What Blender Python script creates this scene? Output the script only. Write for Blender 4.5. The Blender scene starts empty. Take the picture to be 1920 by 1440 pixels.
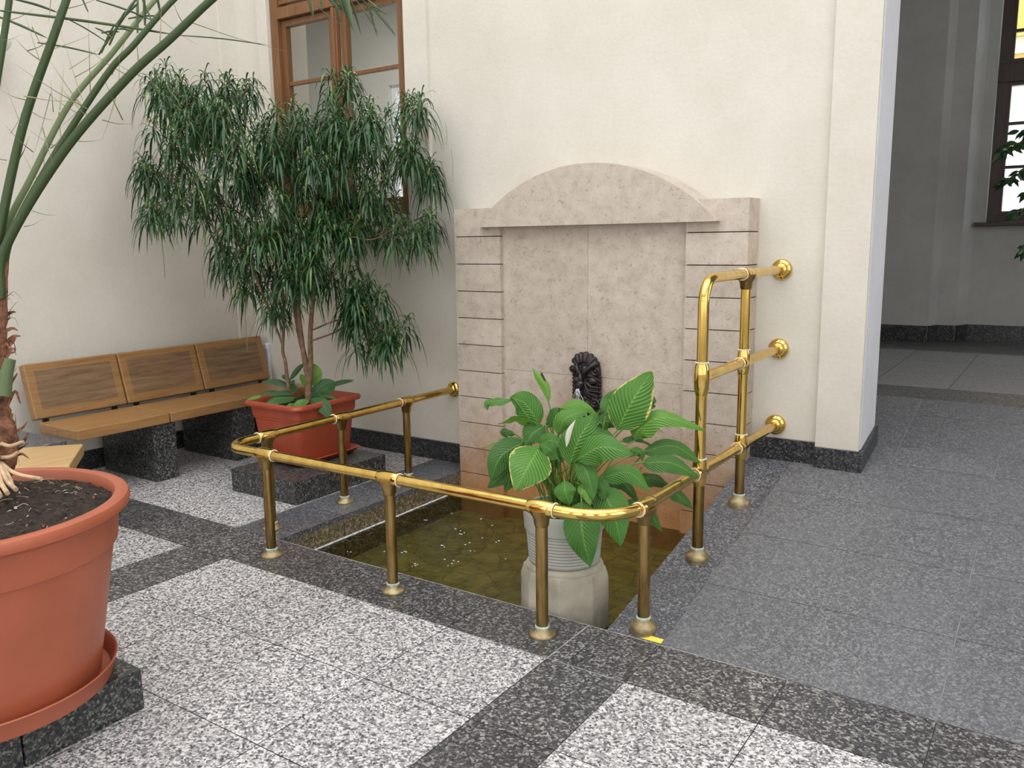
import bpy, bmesh, math, random
from mathutils import Vector, Matrix, noise
PI = math.pi
C = bpy.context.scene.collection
sc = bpy.context.scene

# ------------------------------------------------------------------ camera
W_, H_ = 1920, 1440
F = 1561.03
CAM = Vector((5.5203, -4.4274, 1.5))
yaw, pitch, roll = 0.5947, -0.1688, -0.0135
fw = Vector((math.sin(-yaw)*math.cos(pitch), math.cos(yaw)*math.cos(pitch), math.sin(pitch)))
rt = fw.cross(Vector((0, 0, 1))).normalized(); up = rt.cross(fw)
cr, sr = math.cos(roll), math.sin(roll)
RT = rt*cr+up*sr; UP = up*cr-rt*sr
cd = bpy.data.cameras.new('camera'); cam = bpy.data.objects.new('camera', cd); C.objects.link(cam)
cd.sensor_fit = 'HORIZONTAL'; cd.sensor_width = 36; cd.lens = 36*F/W_
cd.clip_start = 0.05; cd.clip_end = 200
m = Matrix(((RT.x, UP.x, -fw.x, CAM.x), (RT.y, UP.y, -fw.y, CAM.y), (RT.z, UP.z, -fw.z, CAM.z), (0, 0, 0, 1)))
cam.matrix_world = m
sc.camera = cam

def ray(u, v): return RT*((u-960)/F)+UP*((720-v)/F)+fw
def at(u, v, depth): return CAM+ray(u, v)*depth            # a point seen at u,v and depth metres away
def on_z(u, v, z):
    d = ray(u, v); return CAM+d*((z-CAM.z)/d.z)
def on_y(u, v, y):
    d = ray(u, v); return CAM+d*((y-CAM.y)/d.y)
def depth_of(p): return (Vector(p)-CAM).dot(fw)

# ------------------------------------------------------------------ world, light, exposure
sc.view_settings.view_transform = 'Standard'; sc.view_settings.look = 'None'
sc.view_settings.exposure = -0.10; sc.view_settings.gamma = 1.0; sc.view_settings.use_curve_mapping = False
wd = bpy.data.worlds.new('sky'); sc.world = wd; wd.use_nodes = True
bg = wd.node_tree.nodes['Background']
bg.inputs[0].default_value = (0.95, 0.975, 1.0, 1); bg.inputs[1].default_value = 2.9

def area(name, loc, rot, sx, sy, power, col=(1, 1, 1)):
    l = bpy.data.lights.new(name, 'AREA'); l.shape = 'RECTANGLE'; l.size = sx; l.size_y = sy; l.energy = power; l.color = col
    o = bpy.data.objects.new(name, l); C.objects.link(o); o.location = loc; o.rotation_euler = rot; return o
area('overhead_fill', (4.6, -4.6, 8.2), (0.0, 0, 0), 6.5, 6.5, 60, (1.0, 0.99, 0.975))  # fill light added above the open courtyard, on top of the sky

# ------------------------------------------------------------------ materials
def mat(name):
    m = bpy.data.materials.new(name); m.use_nodes = True
    nt = m.node_tree; b = nt.nodes['Principled BSDF']
    return m, nt, b
def N(nt, t, **k):
    n = nt.nodes.new(t)
    for a, v in k.items():
        if a.startswith('i_'):
            key = a[2:]; key = int(key) if key.isdigit() else key.replace('_', ' ')
            n.inputs[key].default_value = v
        else: setattr(n, a, v)
    return n
def ramp(nt, stops, interp='LINEAR'):
    r = nt.nodes.new('ShaderNodeValToRGB'); r.color_ramp.interpolation = interp
    e = r.color_ramp.elements
    while len(e) < len(stops): e.new(0.5)
    for k, (p, c) in enumerate(stops):
        e[k].position = p; e[k].color = (*c, 1) if len(c) == 3 else c
    return r
def simple(name, col, rough=0.5, metal=0.0, var=0.0, scale=20, bump=0.0, bscale=80):
    m, nt, b = mat(name)
    b.inputs['Roughness'].default_value = rough; b.inputs['Metallic'].default_value = metal
    b.inputs['Base Color'].default_value = (*col, 1)
    tc = N(nt, 'ShaderNodeTexCoord')
    if var:
        n = N(nt, 'ShaderNodeTexNoise', i_Scale=scale, i_Detail=5.0)
        nt.links.new(tc.outputs['Object'], n.inputs['Vector'])
        r = ramp(nt, [(0.3, tuple(c*(1-var) for c in col)), (0.7, tuple(min(1, c*(1+var)) for c in col))])
        nt.links.new(n.outputs['Fac'], r.inputs[0]); nt.links.new(r.outputs[0], b.inputs['Base Color'])
    if bump:
        n = N(nt, 'ShaderNodeTexNoise', i_Scale=bscale, i_Detail=6.0)
        nt.links.new(tc.outputs['Object'], n.inputs['Vector'])
        bp = N(nt, 'ShaderNodeBump', i_Strength=bump, i_Distance=0.01)
        nt.links.new(n.outputs['Fac'], bp.inputs['Height']); nt.links.new(bp.outputs[0], b.inputs['Normal'])
    return m

def plaster(name, c0, c1):
    m, nt, b = mat(name); b.inputs['Roughness'].default_value = 0.85
    tc = N(nt, 'ShaderNodeTexCoord')
    n = N(nt, 'ShaderNodeTexNoise', i_Scale=1.6, i_Detail=6.0, i_Roughness=0.6)
    nt.links.new(tc.outputs['Object'], n.inputs['Vector'])
    r = ramp(nt, [(0.35, c0), (0.65, c1)]); nt.links.new(n.outputs['Fac'], r.inputs[0])
    n2 = N(nt, 'ShaderNodeTexNoise', i_Scale=45.0, i_Detail=4.0)
    nt.links.new(tc.outputs['Object'], n2.inputs['Vector'])
    mx = N(nt, 'ShaderNodeMix', data_type='RGBA', blend_type='MULTIPLY'); mx.inputs[0].default_value = 0.10
    nt.links.new(r.outputs[0], mx.inputs[6]); nt.links.new(n2.outputs['Fac'], mx.inputs[7])
    nt.links.new(mx.outputs[2], b.inputs['Base Color'])
    bp = N(nt, 'ShaderNodeBump', i_Strength=0.25, i_Distance=0.004)
    nt.links.new(n2.outputs['Fac'], bp.inputs['Height']); nt.links.new(bp.outputs[0], b.inputs['Normal'])
    return m

def granite(name, stops, scale=150, rough=0.4, dust=None, spec=0.5, tone=0.12):
    m, nt, b = mat(name)
    tc = N(nt, 'ShaderNodeTexCoord')
    v = N(nt, 'ShaderNodeTexVoronoi', i_Scale=scale, i_Randomness=1.0)
    n0 = N(nt, 'ShaderNodeTexNoise', i_Scale=scale*0.8, i_Detail=2.0)
    nt.links.new(tc.outputs['Object'], n0.inputs['Vector'])
    ad = N(nt, 'ShaderNodeMix', data_type='RGBA', blend_type='ADD'); ad.inputs[0].default_value = 0.012
    nt.links.new(tc.outputs['Object'], ad.inputs[6]); nt.links.new(n0.outputs['Color'], ad.inputs[7])
    nt.links.new(ad.outputs[2], v.inputs['Vector'])
    sep = N(nt, 'ShaderNodeSeparateColor'); nt.links.new(v.outputs['Color'], sep.inputs[0])
    n1 = N(nt, 'ShaderNodeTexNoise', i_Scale=scale*0.33, i_Detail=2.0)
    nt.links.new(tc.outputs['Object'], n1.inputs['Vector'])
    mm = N(nt, 'ShaderNodeMath', operation='MULTIPLY_ADD'); mm.inputs[1].default_value = 0.55; 
    nt.links.new(sep.outputs[0], mm.inputs[0])
    m2 = N(nt, 'ShaderNodeMath', operation='MULTIPLY'); m2.inputs[1].default_value = 0.45
    nt.links.new(n1.outputs['Fac'], m2.inputs[0]); nt.links.new(m2.outputs[0], mm.inputs[2])
    r = ramp(nt, stops); nt.links.new(mm.outputs[0], r.inputs[0])
    col = r.outputs[0]
    # per tile tone
    at_ = N(nt, 'ShaderNodeAttribute', attribute_name='tone')
    mp = N(nt, 'ShaderNodeMapRange'); mp.inputs[3].default_value = 1-tone; mp.inputs[4].default_value = 1+tone
    nt.links.new(at_.outputs['Fac'], mp.inputs[0])
    mx = N(nt, 'ShaderNodeVectorMath', operation='SCALE'); nt.links.new(col, mx.inputs[0]); nt.links.new(mp.outputs[0], mx.inputs[3])
    col = mx.outputs[0]
    n3 = N(nt, 'ShaderNodeTexNoise', i_Scale=2.2, i_Detail=4.0)
    nt.links.new(tc.outputs['Object'], n3.inputs['Vector'])
    if dust:
        r3 = ramp(nt, [(0.35, (0, 0, 0)), (0.75, (1, 1, 1))]); nt.links.new(n3.outputs['Fac'], r3.inputs[0])
        dm = N(nt, 'ShaderNodeMath', operation='MULTIPLY_ADD'); dm.inputs[1].default_value = 0.35; dm.inputs[2].default_value = dust[1]
        nt.links.new(r3.outputs[0], dm.inputs[0])
        dx = N(nt, 'ShaderNodeMix', data_type='RGBA'); nt.links.new(dm.outputs[0], dx.inputs[0])
        nt.links.new(col, dx.inputs[6]); dx.inputs[7].default_value = (*dust[0], 1); col = dx.outputs[2]
    nt.links.new(col, b.inputs['Base Color'])
    rr = N(nt, 'ShaderNodeMapRange'); rr.inputs[3].default_value = rough-0.08; rr.inputs[4].default_value = rough+0.12
    nt.links.new(n3.outputs['Fac'], rr.inputs[0]); nt.links.new(rr.outputs[0], b.inputs['Roughness'])
    b.inputs['Specular IOR Level'].default_value = spec
    return m

M = {}
M['wall'] = plaster('cream_plaster', (0.655, 0.61, 0.53), (0.725, 0.685, 0.61))
M['wall_cool'] = plaster('sky_tinted_plaster', (0.66, 0.66, 0.70), (0.73, 0.73, 0.77))  # bluish sky light on the reveal is put into this plaster colour
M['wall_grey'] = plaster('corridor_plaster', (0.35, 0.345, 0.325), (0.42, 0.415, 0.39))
M['granite_light'] = granite('light_granite', [(0.24, (0.06, 0.06, 0.07)), (0.38, (0.20, 0.195, 0.20)), (0.52, (0.37, 0.355, 0.355)), (0.70, (0.68, 0.65, 0.64))], 140, 0.40, tone=0.08)
M['granite_dark'] = granite('dark_granite', [(0.25, (0.015, 0.015, 0.020)), (0.45, (0.045, 0.044, 0.050)), (0.60, (0.10, 0.097, 0.098)), (0.76, (0.36, 0.35, 0.33))], 130, 0.34, dust=((0.07, 0.068, 0.07), 0.12), tone=0.22)
M['granite_block'] = granite('black_granite', [(0.28, (0.012, 0.014, 0.016)), (0.52, (0.036, 0.039, 0.041)), (0.62, (0.07, 0.074, 0.073)), (0.78, (0.22, 0.215, 0.19))], 150, 0.28, tone=0.1)
M['granite_base'] = granite('skirting_granite', [(0.28, (0.010, 0.012, 0.015)), (0.52, (0.026, 0.029, 0.034)), (0.62, (0.045, 0.048, 0.052)), (0.78, (0.14, 0.135, 0.12))], 140, 0.28, tone=0.1)
M['granite_ramp'] = granite('flamed_granite', [(0.25, (0.045, 0.045, 0.05)), (0.5, (0.10, 0.10, 0.108)), (0.8, (0.29, 0.29, 0.30))], 170, 0.58, dust=((0.15, 0.15, 0.157), 0.25), tone=0.10)
M['granite_kerb'] = granite('kerb_granite', [(0.25, (0.035, 0.038, 0.048)), (0.48, (0.08, 0.083, 0.098)), (0.62, (0.15, 0.15, 0.165)), (0.8, (0.40, 0.40, 0.41))], 175, 0.32, dust=((0.075, 0.078, 0.085), 0.12), tone=0.1)
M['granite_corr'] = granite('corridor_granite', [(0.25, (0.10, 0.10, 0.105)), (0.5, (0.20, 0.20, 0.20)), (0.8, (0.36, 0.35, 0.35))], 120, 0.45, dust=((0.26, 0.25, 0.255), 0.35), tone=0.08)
M['grout'] = simple('grout', (0.30, 0.29, 0.29), 0.9, var=0.3, scale=8)
M['grout_white'] = simple('white_grout', (0.42, 0.41, 0.40), 0.9, var=0.4, scale=14)
M['grout_dark'] = simple('dark_grout', (0.055, 0.055, 0.06), 0.9, var=0.3, scale=8)

def limestone(name, stain=0.0):
    m, nt, b = mat(name); b.inputs['Roughness'].default_value = 0.5
    tc = N(nt, 'ShaderNodeTexCoord')
    n = N(nt, 'ShaderNodeTexNoise', i_Scale=13.0, i_Detail=9.0, i_Roughness=0.66, i_Distortion=0.25)
    nt.links.new(tc.outputs['Object'], n.inputs['Vector'])
    r = ramp(nt, [(0.30, (0.43, 0.355, 0.29)), (0.46, (0.52, 0.44, 0.37)), (0.60, (0.57, 0.49, 0.42)), (0.8, (0.62, 0.55, 0.48))])
    nt.links.new(n.outputs['Fac'], r.inputs[0]); col = r.outputs[0]
    n2 = N(nt, 'ShaderNodeTexNoise', i_Scale=38.0, i_Detail=4.0, i_Distortion=1.5)
    nt.links.new(tc.outputs['Object'], n2.inputs['Vector'])
    r2 = ramp(nt, [(0.30, (0.62, 0.56, 0.52)), (0.42, (1, 1, 1))]); nt.links.new(n2.outputs['Fac'], r2.inputs[0])
    mx = N(nt, 'ShaderNodeMix', data_type='RGBA', blend_type='MULTIPLY'); mx.inputs[0].default_value = 0.7
    nt.links.new(col, mx.inputs[6]); nt.links.new(r2.outputs[0], mx.inputs[7]); col = mx.outputs[2]
    at_ = N(nt, 'ShaderNodeAttribute', attribute_name='tone')
    mp = N(nt, 'ShaderNodeMapRange'); mp.inputs[3].default_value = 0.93; mp.inputs[4].default_value = 1.07
    nt.links.new(at_.outputs['Fac'], mp.inputs[0])
    sv = N(nt, 'ShaderNodeVectorMath', operation='SCALE'); nt.links.new(col, sv.inputs[0]); nt.links.new(mp.outputs[0], sv.inputs[3]); col = sv.outputs[0]
    if stain:
        # rusty splash stain climbing from the waterline
        sx = N(nt, 'ShaderNodeSeparateXYZ'); nt.links.new(tc.outputs['Object'], sx.inputs[0])
        n3 = N(nt, 'ShaderNodeTexNoise', i_Scale=3.5, i_Detail=5.0); nt.links.new(tc.outputs['Object'], n3.inputs['Vector'])
        a = N(nt, 'ShaderNodeMath', operation='MULTIPLY_ADD'); a.inputs[1].default_value = 0.7; nt.links.new(n3.outputs['Fac'], a.inputs[0])
        nt.links.new(sx.outputs['Z'], a.inputs[2])
        x0 = N(nt, 'ShaderNodeMath', operation='SUBTRACT'); x0.inputs[1].default_value = 0.0; nt.links.new(sx.outputs['X'], x0.inputs[0])
        x1 = N(nt, 'ShaderNodeMath', operation='ABSOLUTE'); nt.links.new(x0.outputs[0], x1.inputs[0])
        x2 = N(nt, 'ShaderNodeMath', operation='MULTIPLY_ADD'); x2.inputs[1].default_value = 0.42; nt.links.new(x1.outputs[0], x2.inputs[0]); nt.links.new(a.outputs[0], x2.inputs[2])
        mr = N(nt, 'ShaderNodeMapRange', interpolation_type='SMOOTHSTEP'); mr.inputs[1].default_value = 1.52; mr.inputs[2].default_value = 0.72
        mr.inputs[3].default_value = 0; mr.inputs[4].default_value = stain
        nt.links.new(x2.outputs[0], mr.inputs[0])
        sm = N(nt, 'ShaderNodeMix', data_type='RGBA', blend_type='MULTIPLY'); nt.links.new(mr.outputs[0], sm.inputs[0])
        nt.links.new(col, sm.inputs[6]); sm.inputs[7].default_value = (0.76, 0.40, 0.15, 1); col = sm.outputs[2]
    nt.links.new(col, b.inputs['Base Color'])
    return m
M['stone'] = limestone('limestone', 0.95)
M['stone_clean'] = limestone('limestone_arch')
M['stone_joint'] = simple('stone_joint', (0.03, 0.02, 0.018), 0.9)
M['stone_seam'] = simple('stone_seam', (0.45, 0.39, 0.33), 0.9)
M['pedestal'] = simple('pedestal_stone', (0.40, 0.365, 0.29), 0.6, var=0.28, scale=7, bump=0.15)

def brass(name, aged):
    m, nt, b = mat(name); b.inputs['Metallic'].default_value = 1.0
    tc = N(nt, 'ShaderNodeTexCoord')
    mp = N(nt, 'ShaderNodeMapping'); mp.inputs['Scale'].default_value = (1, 1, 0.25); nt.links.new(tc.outputs['Object'], mp.inputs[0])
    n = N(nt, 'ShaderNodeTexNoise', i_Scale=28.0, i_Detail=5.0); nt.links.new(mp.outputs[0], n.inputs['Vector'])
    if aged: r = ramp(nt, [(0.3, (0.22, 0.135, 0.05)), (0.5, (0.37, 0.245, 0.09)), (0.75, (0.52, 0.37, 0.15))]); ro = (0.20, 0.42)
    else: r = ramp(nt, [(0.3, (0.68, 0.455, 0.12)), (0.7, (0.86, 0.60, 0.19))]); ro = (0.07, 0.16)
    nt.links.new(n.outputs['Fac'], r.inputs[0]); nt.links.new(r.outputs[0], b.inputs['Base Color'])
    rr = N(nt, 'ShaderNodeMapRange'); rr.inputs[3].default_value = ro[0]; rr.inputs[4].default_value = ro[1]
    nt.links.new(n.outputs['Fac'], rr.inputs[0]); nt.links.new(rr.outputs[0], b.inputs['Roughness'])
    return m
M['brass'] = brass('polished_brass', False)
M['brass_old'] = brass('aged_brass', True)
M['brass_dull'] = simple('verdigris_brass', (0.34, 0.27, 0.15), 0.45, 0.75, var=0.35, scale=30)
M['verdigris'] = simple('verdigris', (0.42, 0.52, 0.43), 0.8, var=0.25, scale=60)
M['caulk'] = simple('white_sealant', (0.80, 0.74, 0.62), 0.6)
def wood(name, cols, axis=1, rough=0.4, sc_=(6, 1, 6)):
    m, nt, b = mat(name); b.inputs['Roughness'].default_value = rough
    tc = N(nt, 'ShaderNodeTexCoord'); mp = N(nt, 'ShaderNodeMapping')
    s = [16, 16, 16]; s[axis] = 1.2; mp.inputs['Scale'].default_value = s; nt.links.new(tc.outputs['Object'], mp.inputs[0])
    n = N(nt, 'ShaderNodeTexNoise', i_Scale=2.2, i_Detail=9.0, i_Roughness=0.68, i_Distortion=1.0); nt.links.new(mp.outputs[0], n.inputs['Vector'])
    r = ramp(nt, [(0.28, cols[0]), (0.5, cols[1]), (0.72, cols[2])]); nt.links.new(n.outputs['Fac'], r.inputs[0])
    nt.links.new(r.outputs[0], b.inputs['Base Color'])
    bp = N(nt, 'ShaderNodeBump', i_Strength=0.12, i_Distance=0.002); nt.links.new(n.outputs['Fac'], bp.inputs['Height']); nt.links.new(bp.outputs[0], b.inputs['Normal'])
    return m
M['oak'] = wood('oak_frame', ((0.20, 0.098, 0.036), (0.305, 0.16, 0.058), (0.375, 0.21, 0.085)))
M['oak_panel'] = wood('oak_panel', ((0.10, 0.058, 0.028), (0.20, 0.12, 0.063), (0.29, 0.18, 0.098)))
M['oak_seat'] = wood('oak_seat', ((0.24, 0.12, 0.045), (0.34, 0.18, 0.07), (0.42, 0.235, 0.095)), rough=0.3)
M['oak_pale'] = wood('pale_oak', ((0.44, 0.27, 0.11), (0.56, 0.36, 0.155), (0.62, 0.42, 0.19)), rough=0.3)
M['win_wood'] = wood('window_wood', ((0.12, 0.05, 0.018), (0.19, 0.083, 0.031), (0.26, 0.122, 0.048)), axis=2, rough=0.35)
M['win_dark'] = wood('dark_window_wood', ((0.02, 0.012, 0.01), (0.04, 0.02, 0.015), (0.06, 0.03, 0.02)), axis=2, rough=0.4)
M['black'] = simple('black_steel', (0.012, 0.011, 0.011), 0.45)
M['terracotta'] = simple('terracotta_plastic', (0.385, 0.100, 0.048), 0.42, var=0.10, scale=5, bump=0.03, bscale=300)
M['terracotta_dark'] = simple('terracotta_planter', (0.40, 0.075, 0.035), 0.45, var=0.10, scale=6)
M['soil'] = simple('potting_soil', (0.030, 0.019, 0.013), 0.95, var=0.75, scale=60, bump=0.9, bscale=130)
M['chip'] = simple('bark_chip', (0.17, 0.085, 0.045), 0.9, var=0.6, scale=40)
M['fibre'] = simple('pale_fibre', (0.52, 0.42, 0.28), 0.8, var=0.2, scale=40)
M['greypot'] = simple('grey_plastic_pot', (0.42, 0.42, 0.38), 0.38, var=0.04, scale=8)
M['bark'] = simple('brown_bark', (0.17, 0.095, 0.055), 0.85, var=0.4, scale=35, bump=0.4)
M['palmbark'] = simple('palm_fibre', (0.20, 0.085, 0.045), 0.95, var=0.75, scale=30, bump=1.0, bscale=90)
M['root'] = simple('aerial_root', (0.52, 0.36, 0.22), 0.75, var=0.3, scale=25)
M['bronze'] = simple('dark_bronze', (0.034, 0.027, 0.028), 0.28, 0.4, var=0.5, scale=25)
M['wetwater'] = simple('trickle', (0.8, 0.84, 0.88), 0.08)
M['white_metal'] = simple('white_duct', (0.78, 0.79, 0.84), 0.4)
M['yellow'] = simple('yellow_tape', (0.82, 0.66, 0.08), 0.6, var=0.06, scale=60)
M['lime'] = simple('lime_scale', (0.62, 0.62, 0.62), 0.8, var=0.35, scale=40)
M['globe'] = simple('opal_glass', (0.82, 0.80, 0.78), 0.15)
M['lampwood'] = simple('lamp_brown', (0.40, 0.26, 0.14), 0.5)
M['house'] = simple('yellow_facade', (0.80, 0.56, 0.17), 0.85, var=0.06, scale=2)
M['house_trim'] = simple('cream_cornice', (0.85, 0.80, 0.62), 0.8)
M['house_low'] = simple('white_facade', (0.84, 0.77, 0.73), 0.85, var=0.05, scale=1)
M['pave'] = simple('pavement', (0.45, 0.44, 0.43), 0.9, var=0.1)

def kerbside():
    m, nt, b = mat('stained_granite'); b.inputs['Roughness'].default_value = 0.45
    tc = N(nt, 'ShaderNodeTexCoord')
    n = N(nt, 'ShaderNodeTexNoise', i_Scale=75.0, i_Detail=3.0); nt.links.new(tc.outputs['Object'], n.inputs['Vector'])
    r = ramp(nt, [(0.35, (0.06, 0.048, 0.028)), (0.55, (0.18, 0.145, 0.085)), (0.7, (0.40, 0.34, 0.22))]); nt.links.new(n.outputs['Fac'], r.inputs[0])
    nt.links.new(r.outputs[0], b.inputs['Base Color']); return m
M['kerbside'] = kerbside()
def crazy():
    m, nt, b = mat('crazy_paving'); b.inputs['Roughness'].default_value = 0.7
    tc = N(nt, 'ShaderNodeTexCoord')
    n0 = N(nt, 'ShaderNodeTexNoise', i_Scale=5.0, i_Detail=3.0); nt.links.new(tc.outputs['Object'], n0.inputs['Vector'])
    ad = N(nt, 'ShaderNodeMix', data_type='RGBA', blend_type='ADD'); ad.inputs[0].default_value = 0.08
    nt.links.new(tc.outputs['Object'], ad.inputs[6]); nt.links.new(n0.outputs['Color'], ad.inputs[7])
    v = N(nt, 'ShaderNodeTexVoronoi', feature='DISTANCE_TO_EDGE', i_Scale=7.5); nt.links.new(ad.outputs[2], v.inputs['Vector'])
    v2 = N(nt, 'ShaderNodeTexVoronoi', i_Scale=7.5); nt.links.new(ad.outputs[2], v2.inputs['Vector'])
    sep = N(nt, 'ShaderNodeSeparateColor'); nt.links.new(v2.outputs['Color'], sep.inputs[0])
    r = ramp(nt, [(0.0, (0.23, 0.185, 0.045)), (0.5, (0.28, 0.225, 0.058)), (1.0, (0.34, 0.27, 0.08))]); nt.links.new(sep.outputs[0], r.inputs[0])
    e = ramp(nt, [(0.0, (0.5, 0.5, 0.45)), (0.05, (1, 1, 1))]); nt.links.new(v.outputs['Distance'], e.inputs[0])
    mx = N(nt, 'ShaderNodeMix', data_type='RGBA', blend_type='MULTIPLY'); mx.inputs[0].default_value = 1.0
    nt.links.new(r.outputs[0], mx.inputs[6]); nt.links.new(e.outputs[0], mx.inputs[7])
    n1 = N(nt, 'ShaderNodeTexNoise', i_Scale=11.0, i_Detail=5.0); nt.links.new(tc.outputs['Object'], n1.inputs['Vector'])
    r1 = ramp(nt, [(0.35, (0.50, 0.50, 0.45)), (0.6, (1, 1, 1))]); nt.links.new(n1.outputs['Fac'], r1.inputs[0])
    m3 = N(nt, 'ShaderNodeMix', data_type='RGBA', blend_type='MULTIPLY'); m3.inputs[0].default_value = 0.8
    nt.links.new(mx.outputs[2], m3.inputs[6]); nt.links.new(r1.outputs[0], m3.inputs[7])
    nt.links.new(m3.outputs[2], b.inputs['Base Color']); return m
M['crazy'] = crazy()
def water():
    m = bpy.data.materials.new('pool_water'); m.use_nodes = True; nt = m.node_tree; nt.nodes.clear()
    out = N(nt, 'ShaderNodeOutputMaterial'); t = N(nt, 'ShaderNodeBsdfTransparent'); t.inputs[0].default_value = (0.60, 0.61, 0.40, 1)
    g = N(nt, 'ShaderNodeBsdfGlossy'); g.inputs['Roughness'].default_value = 0.03
    fr = N(nt, 'ShaderNodeFresnel', i_IOR=1.33); mx = N(nt, 'ShaderNodeMixShader')
    tc = N(nt, 'ShaderNodeTexCoord'); n = N(nt, 'ShaderNodeTexNoise', i_Scale=9.0, i_Detail=3.0, i_Distortion=0.8)
    nt.links.new(tc.outputs['Object'], n.inputs['Vector'])
    bp = N(nt, 'ShaderNodeBump', i_Strength=0.6, i_Distance=0.02); nt.links.new(n.outputs['Fac'], bp.inputs['Height'])
    nt.links.new(bp.outputs[0], g.inputs['Normal']); nt.links.new(bp.outputs[0], fr.inputs['Normal'])
    nt.links.new(fr.outputs[0], mx.inputs[0]); nt.links.new(t.outputs[0], mx.inputs[1]); nt.links.new(g.outputs[0], mx.inputs[2])
    nt.links.new(mx.outputs[0], out.inputs[0]); return m
M['water'] = water()
def glass():
    m = bpy.data.materials.new('window_glass'); m.use_nodes = True; nt = m.node_tree; nt.nodes.clear()
    out = N(nt, 'ShaderNodeOutputMaterial'); t = N(nt, 'ShaderNodeBsdfTransparent'); t.inputs[0].default_value = (0.93, 0.95, 0.95, 1)
    g = N(nt, 'ShaderNodeBsdfGlossy'); g.inputs['Roughness'].default_value = 0.02
    fr = N(nt, 'ShaderNodeFresnel', i_IOR=1.5); mx = N(nt, 'ShaderNodeMixShader')
    ge = N(nt, 'ShaderNodeNewGeometry'); iv = N(nt, 'ShaderNodeMath', operation='SUBTRACT'); iv.inputs[0].default_value = 1.0; nt.links.new(ge.outputs['Backfacing'], iv.inputs[1])
    ml = N(nt, 'ShaderNodeMath', operation='MULTIPLY'); nt.links.new(fr.outputs[0], ml.inputs[0]); nt.links.new(iv.outputs[0], ml.inputs[1])
    nt.links.new(ml.outputs[0], mx.inputs[0]); nt.links.new(t.outputs[0], mx.inputs[1]); nt.links.new(g.outputs[0], mx.inputs[2])
    nt.links.new(mx.outputs[0], out.inputs[0]); return m
M['glass'] = glass()
def leafmat(name, cols, margin=None, rough=0.35, trans=0.25, veins=0.0):
    m, nt, b = mat(name); b.inputs['Roughness'].default_value = rough
    a = N(nt, 'ShaderNodeAttribute', attribute_name='rnd')
    r = ramp(nt, [(0.0, cols[0]), (0.5, cols[1]), (1.0, cols[2])]); nt.links.new(a.outputs['Fac'], r.inputs[0]); col = r.outputs[0]
    tc = N(nt, 'ShaderNodeTexCoord')
    if veins:
        e = N(nt, 'ShaderNodeAttribute', attribute_name='edge'); al = N(nt, 'ShaderNodeAttribute', attribute_name='along')
        # side veins leave the midrib obliquely
        q = N(nt, 'ShaderNodeMath', operation='MULTIPLY_ADD'); q.inputs[1].default_value = -0.30; nt.links.new(e.outputs['Fac'], q.inputs[0]); nt.links.new(al.outputs['Fac'], q.inputs[2])
        s = N(nt, 'ShaderNodeMath', operation='MULTIPLY'); s.inputs[1].default_value = 85.0; nt.links.new(q.outputs[0], s.inputs[0])
        w = N(nt, 'ShaderNodeMath', operation='SINE'); nt.links.new(s.outputs[0], w.inputs[0])
        wr = ramp(nt, [(0.0, (0.86, 0.88, 0.86)), (0.5, (1.02, 1.02, 1.0))]); nt.links.new(w.outputs[0], wr.inputs[0])
        mx = N(nt, 'ShaderNodeMix', data_type='RGBA', blend_type='MULTIPLY'); mx.inputs[0].default_value = veins
        nt.links.new(col, mx.inputs[6]); nt.links.new(wr.outputs[0], mx.inputs[7]); col = mx.outputs[2]
        bp = N(nt, 'ShaderNodeBump', i_Strength=0.45, i_Distance=0.003); nt.links.new(w.outputs[0], bp.inputs['Height']); nt.links.new(bp.outputs[0], b.inputs['Normal'])
        mr = ramp(nt, [(0.0, (1, 1, 1)), (0.07, (0, 0, 0))]); nt.links.new(e.outputs['Fac'], mr.inputs[0])
        mm = N(nt, 'ShaderNodeMath', operation='MULTIPLY'); mm.inputs[1].default_value = 0.45; nt.links.new(mr.outputs[0], mm.inputs[0])
        m2 = N(nt, 'ShaderNodeMix', data_type='RGBA'); nt.links.new(mm.outputs[0], m2.inputs[0]); nt.links.new(col, m2.inputs[6]); m2.inputs[7].default_value = (cols[2][0]*1.6, cols[2][1]*1.35, cols[2][2]*1.6, 1); col = m2.outputs[2]
    if margin:
        n = N(nt, 'ShaderNodeTexNoise', i_Scale=25.0, i_Detail=3.0); nt.links.new(tc.outputs['Object'], n.inputs['Vector'])
        e = N(nt, 'ShaderNodeAttribute', attribute_name='yellow')
        ad = N(nt, 'ShaderNodeMath', operation='MULTIPLY_ADD'); ad.inputs[1].default_value = 0.55; nt.links.new(n.outputs['Fac'], ad.inputs[0]); nt.links.new(e.outputs['Fac'], ad.inputs[2])
        sb = N(nt, 'ShaderNodeMath', operation='SUBTRACT'); sb.inputs[1].default_value = 0.52; nt.links.new(ad.outputs[0], sb.inputs[0])
        mr = ramp(nt, [(0.67, (0, 0, 0)), (0.72, (1, 1, 1))]); nt.links.new(sb.outputs[0], mr.inputs[0])
        m2 = N(nt, 'ShaderNodeMix', data_type='RGBA'); nt.links.new(mr.outputs[0], m2.inputs[0]); nt.links.new(col, m2.inputs[6]); m2.inputs[7].default_value = (*margin, 1); col = m2.outputs[2]
    nt.links.new(col, b.inputs['Base Color'])
    out = nt.nodes['Material Output']; tr = N(nt, 'ShaderNodeBsdfTranslucent'); nt.links.new(col, tr.inputs[0])
    mx = N(nt, 'ShaderNodeMixShader'); mx.inputs[0].default_value = trans
    nt.links.new(b.outputs[0], mx.inputs[1]); nt.links.new(tr.outputs[0], mx.inputs[2]); nt.links.new(mx.outputs[0], out.inputs[0])
    return m
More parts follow.
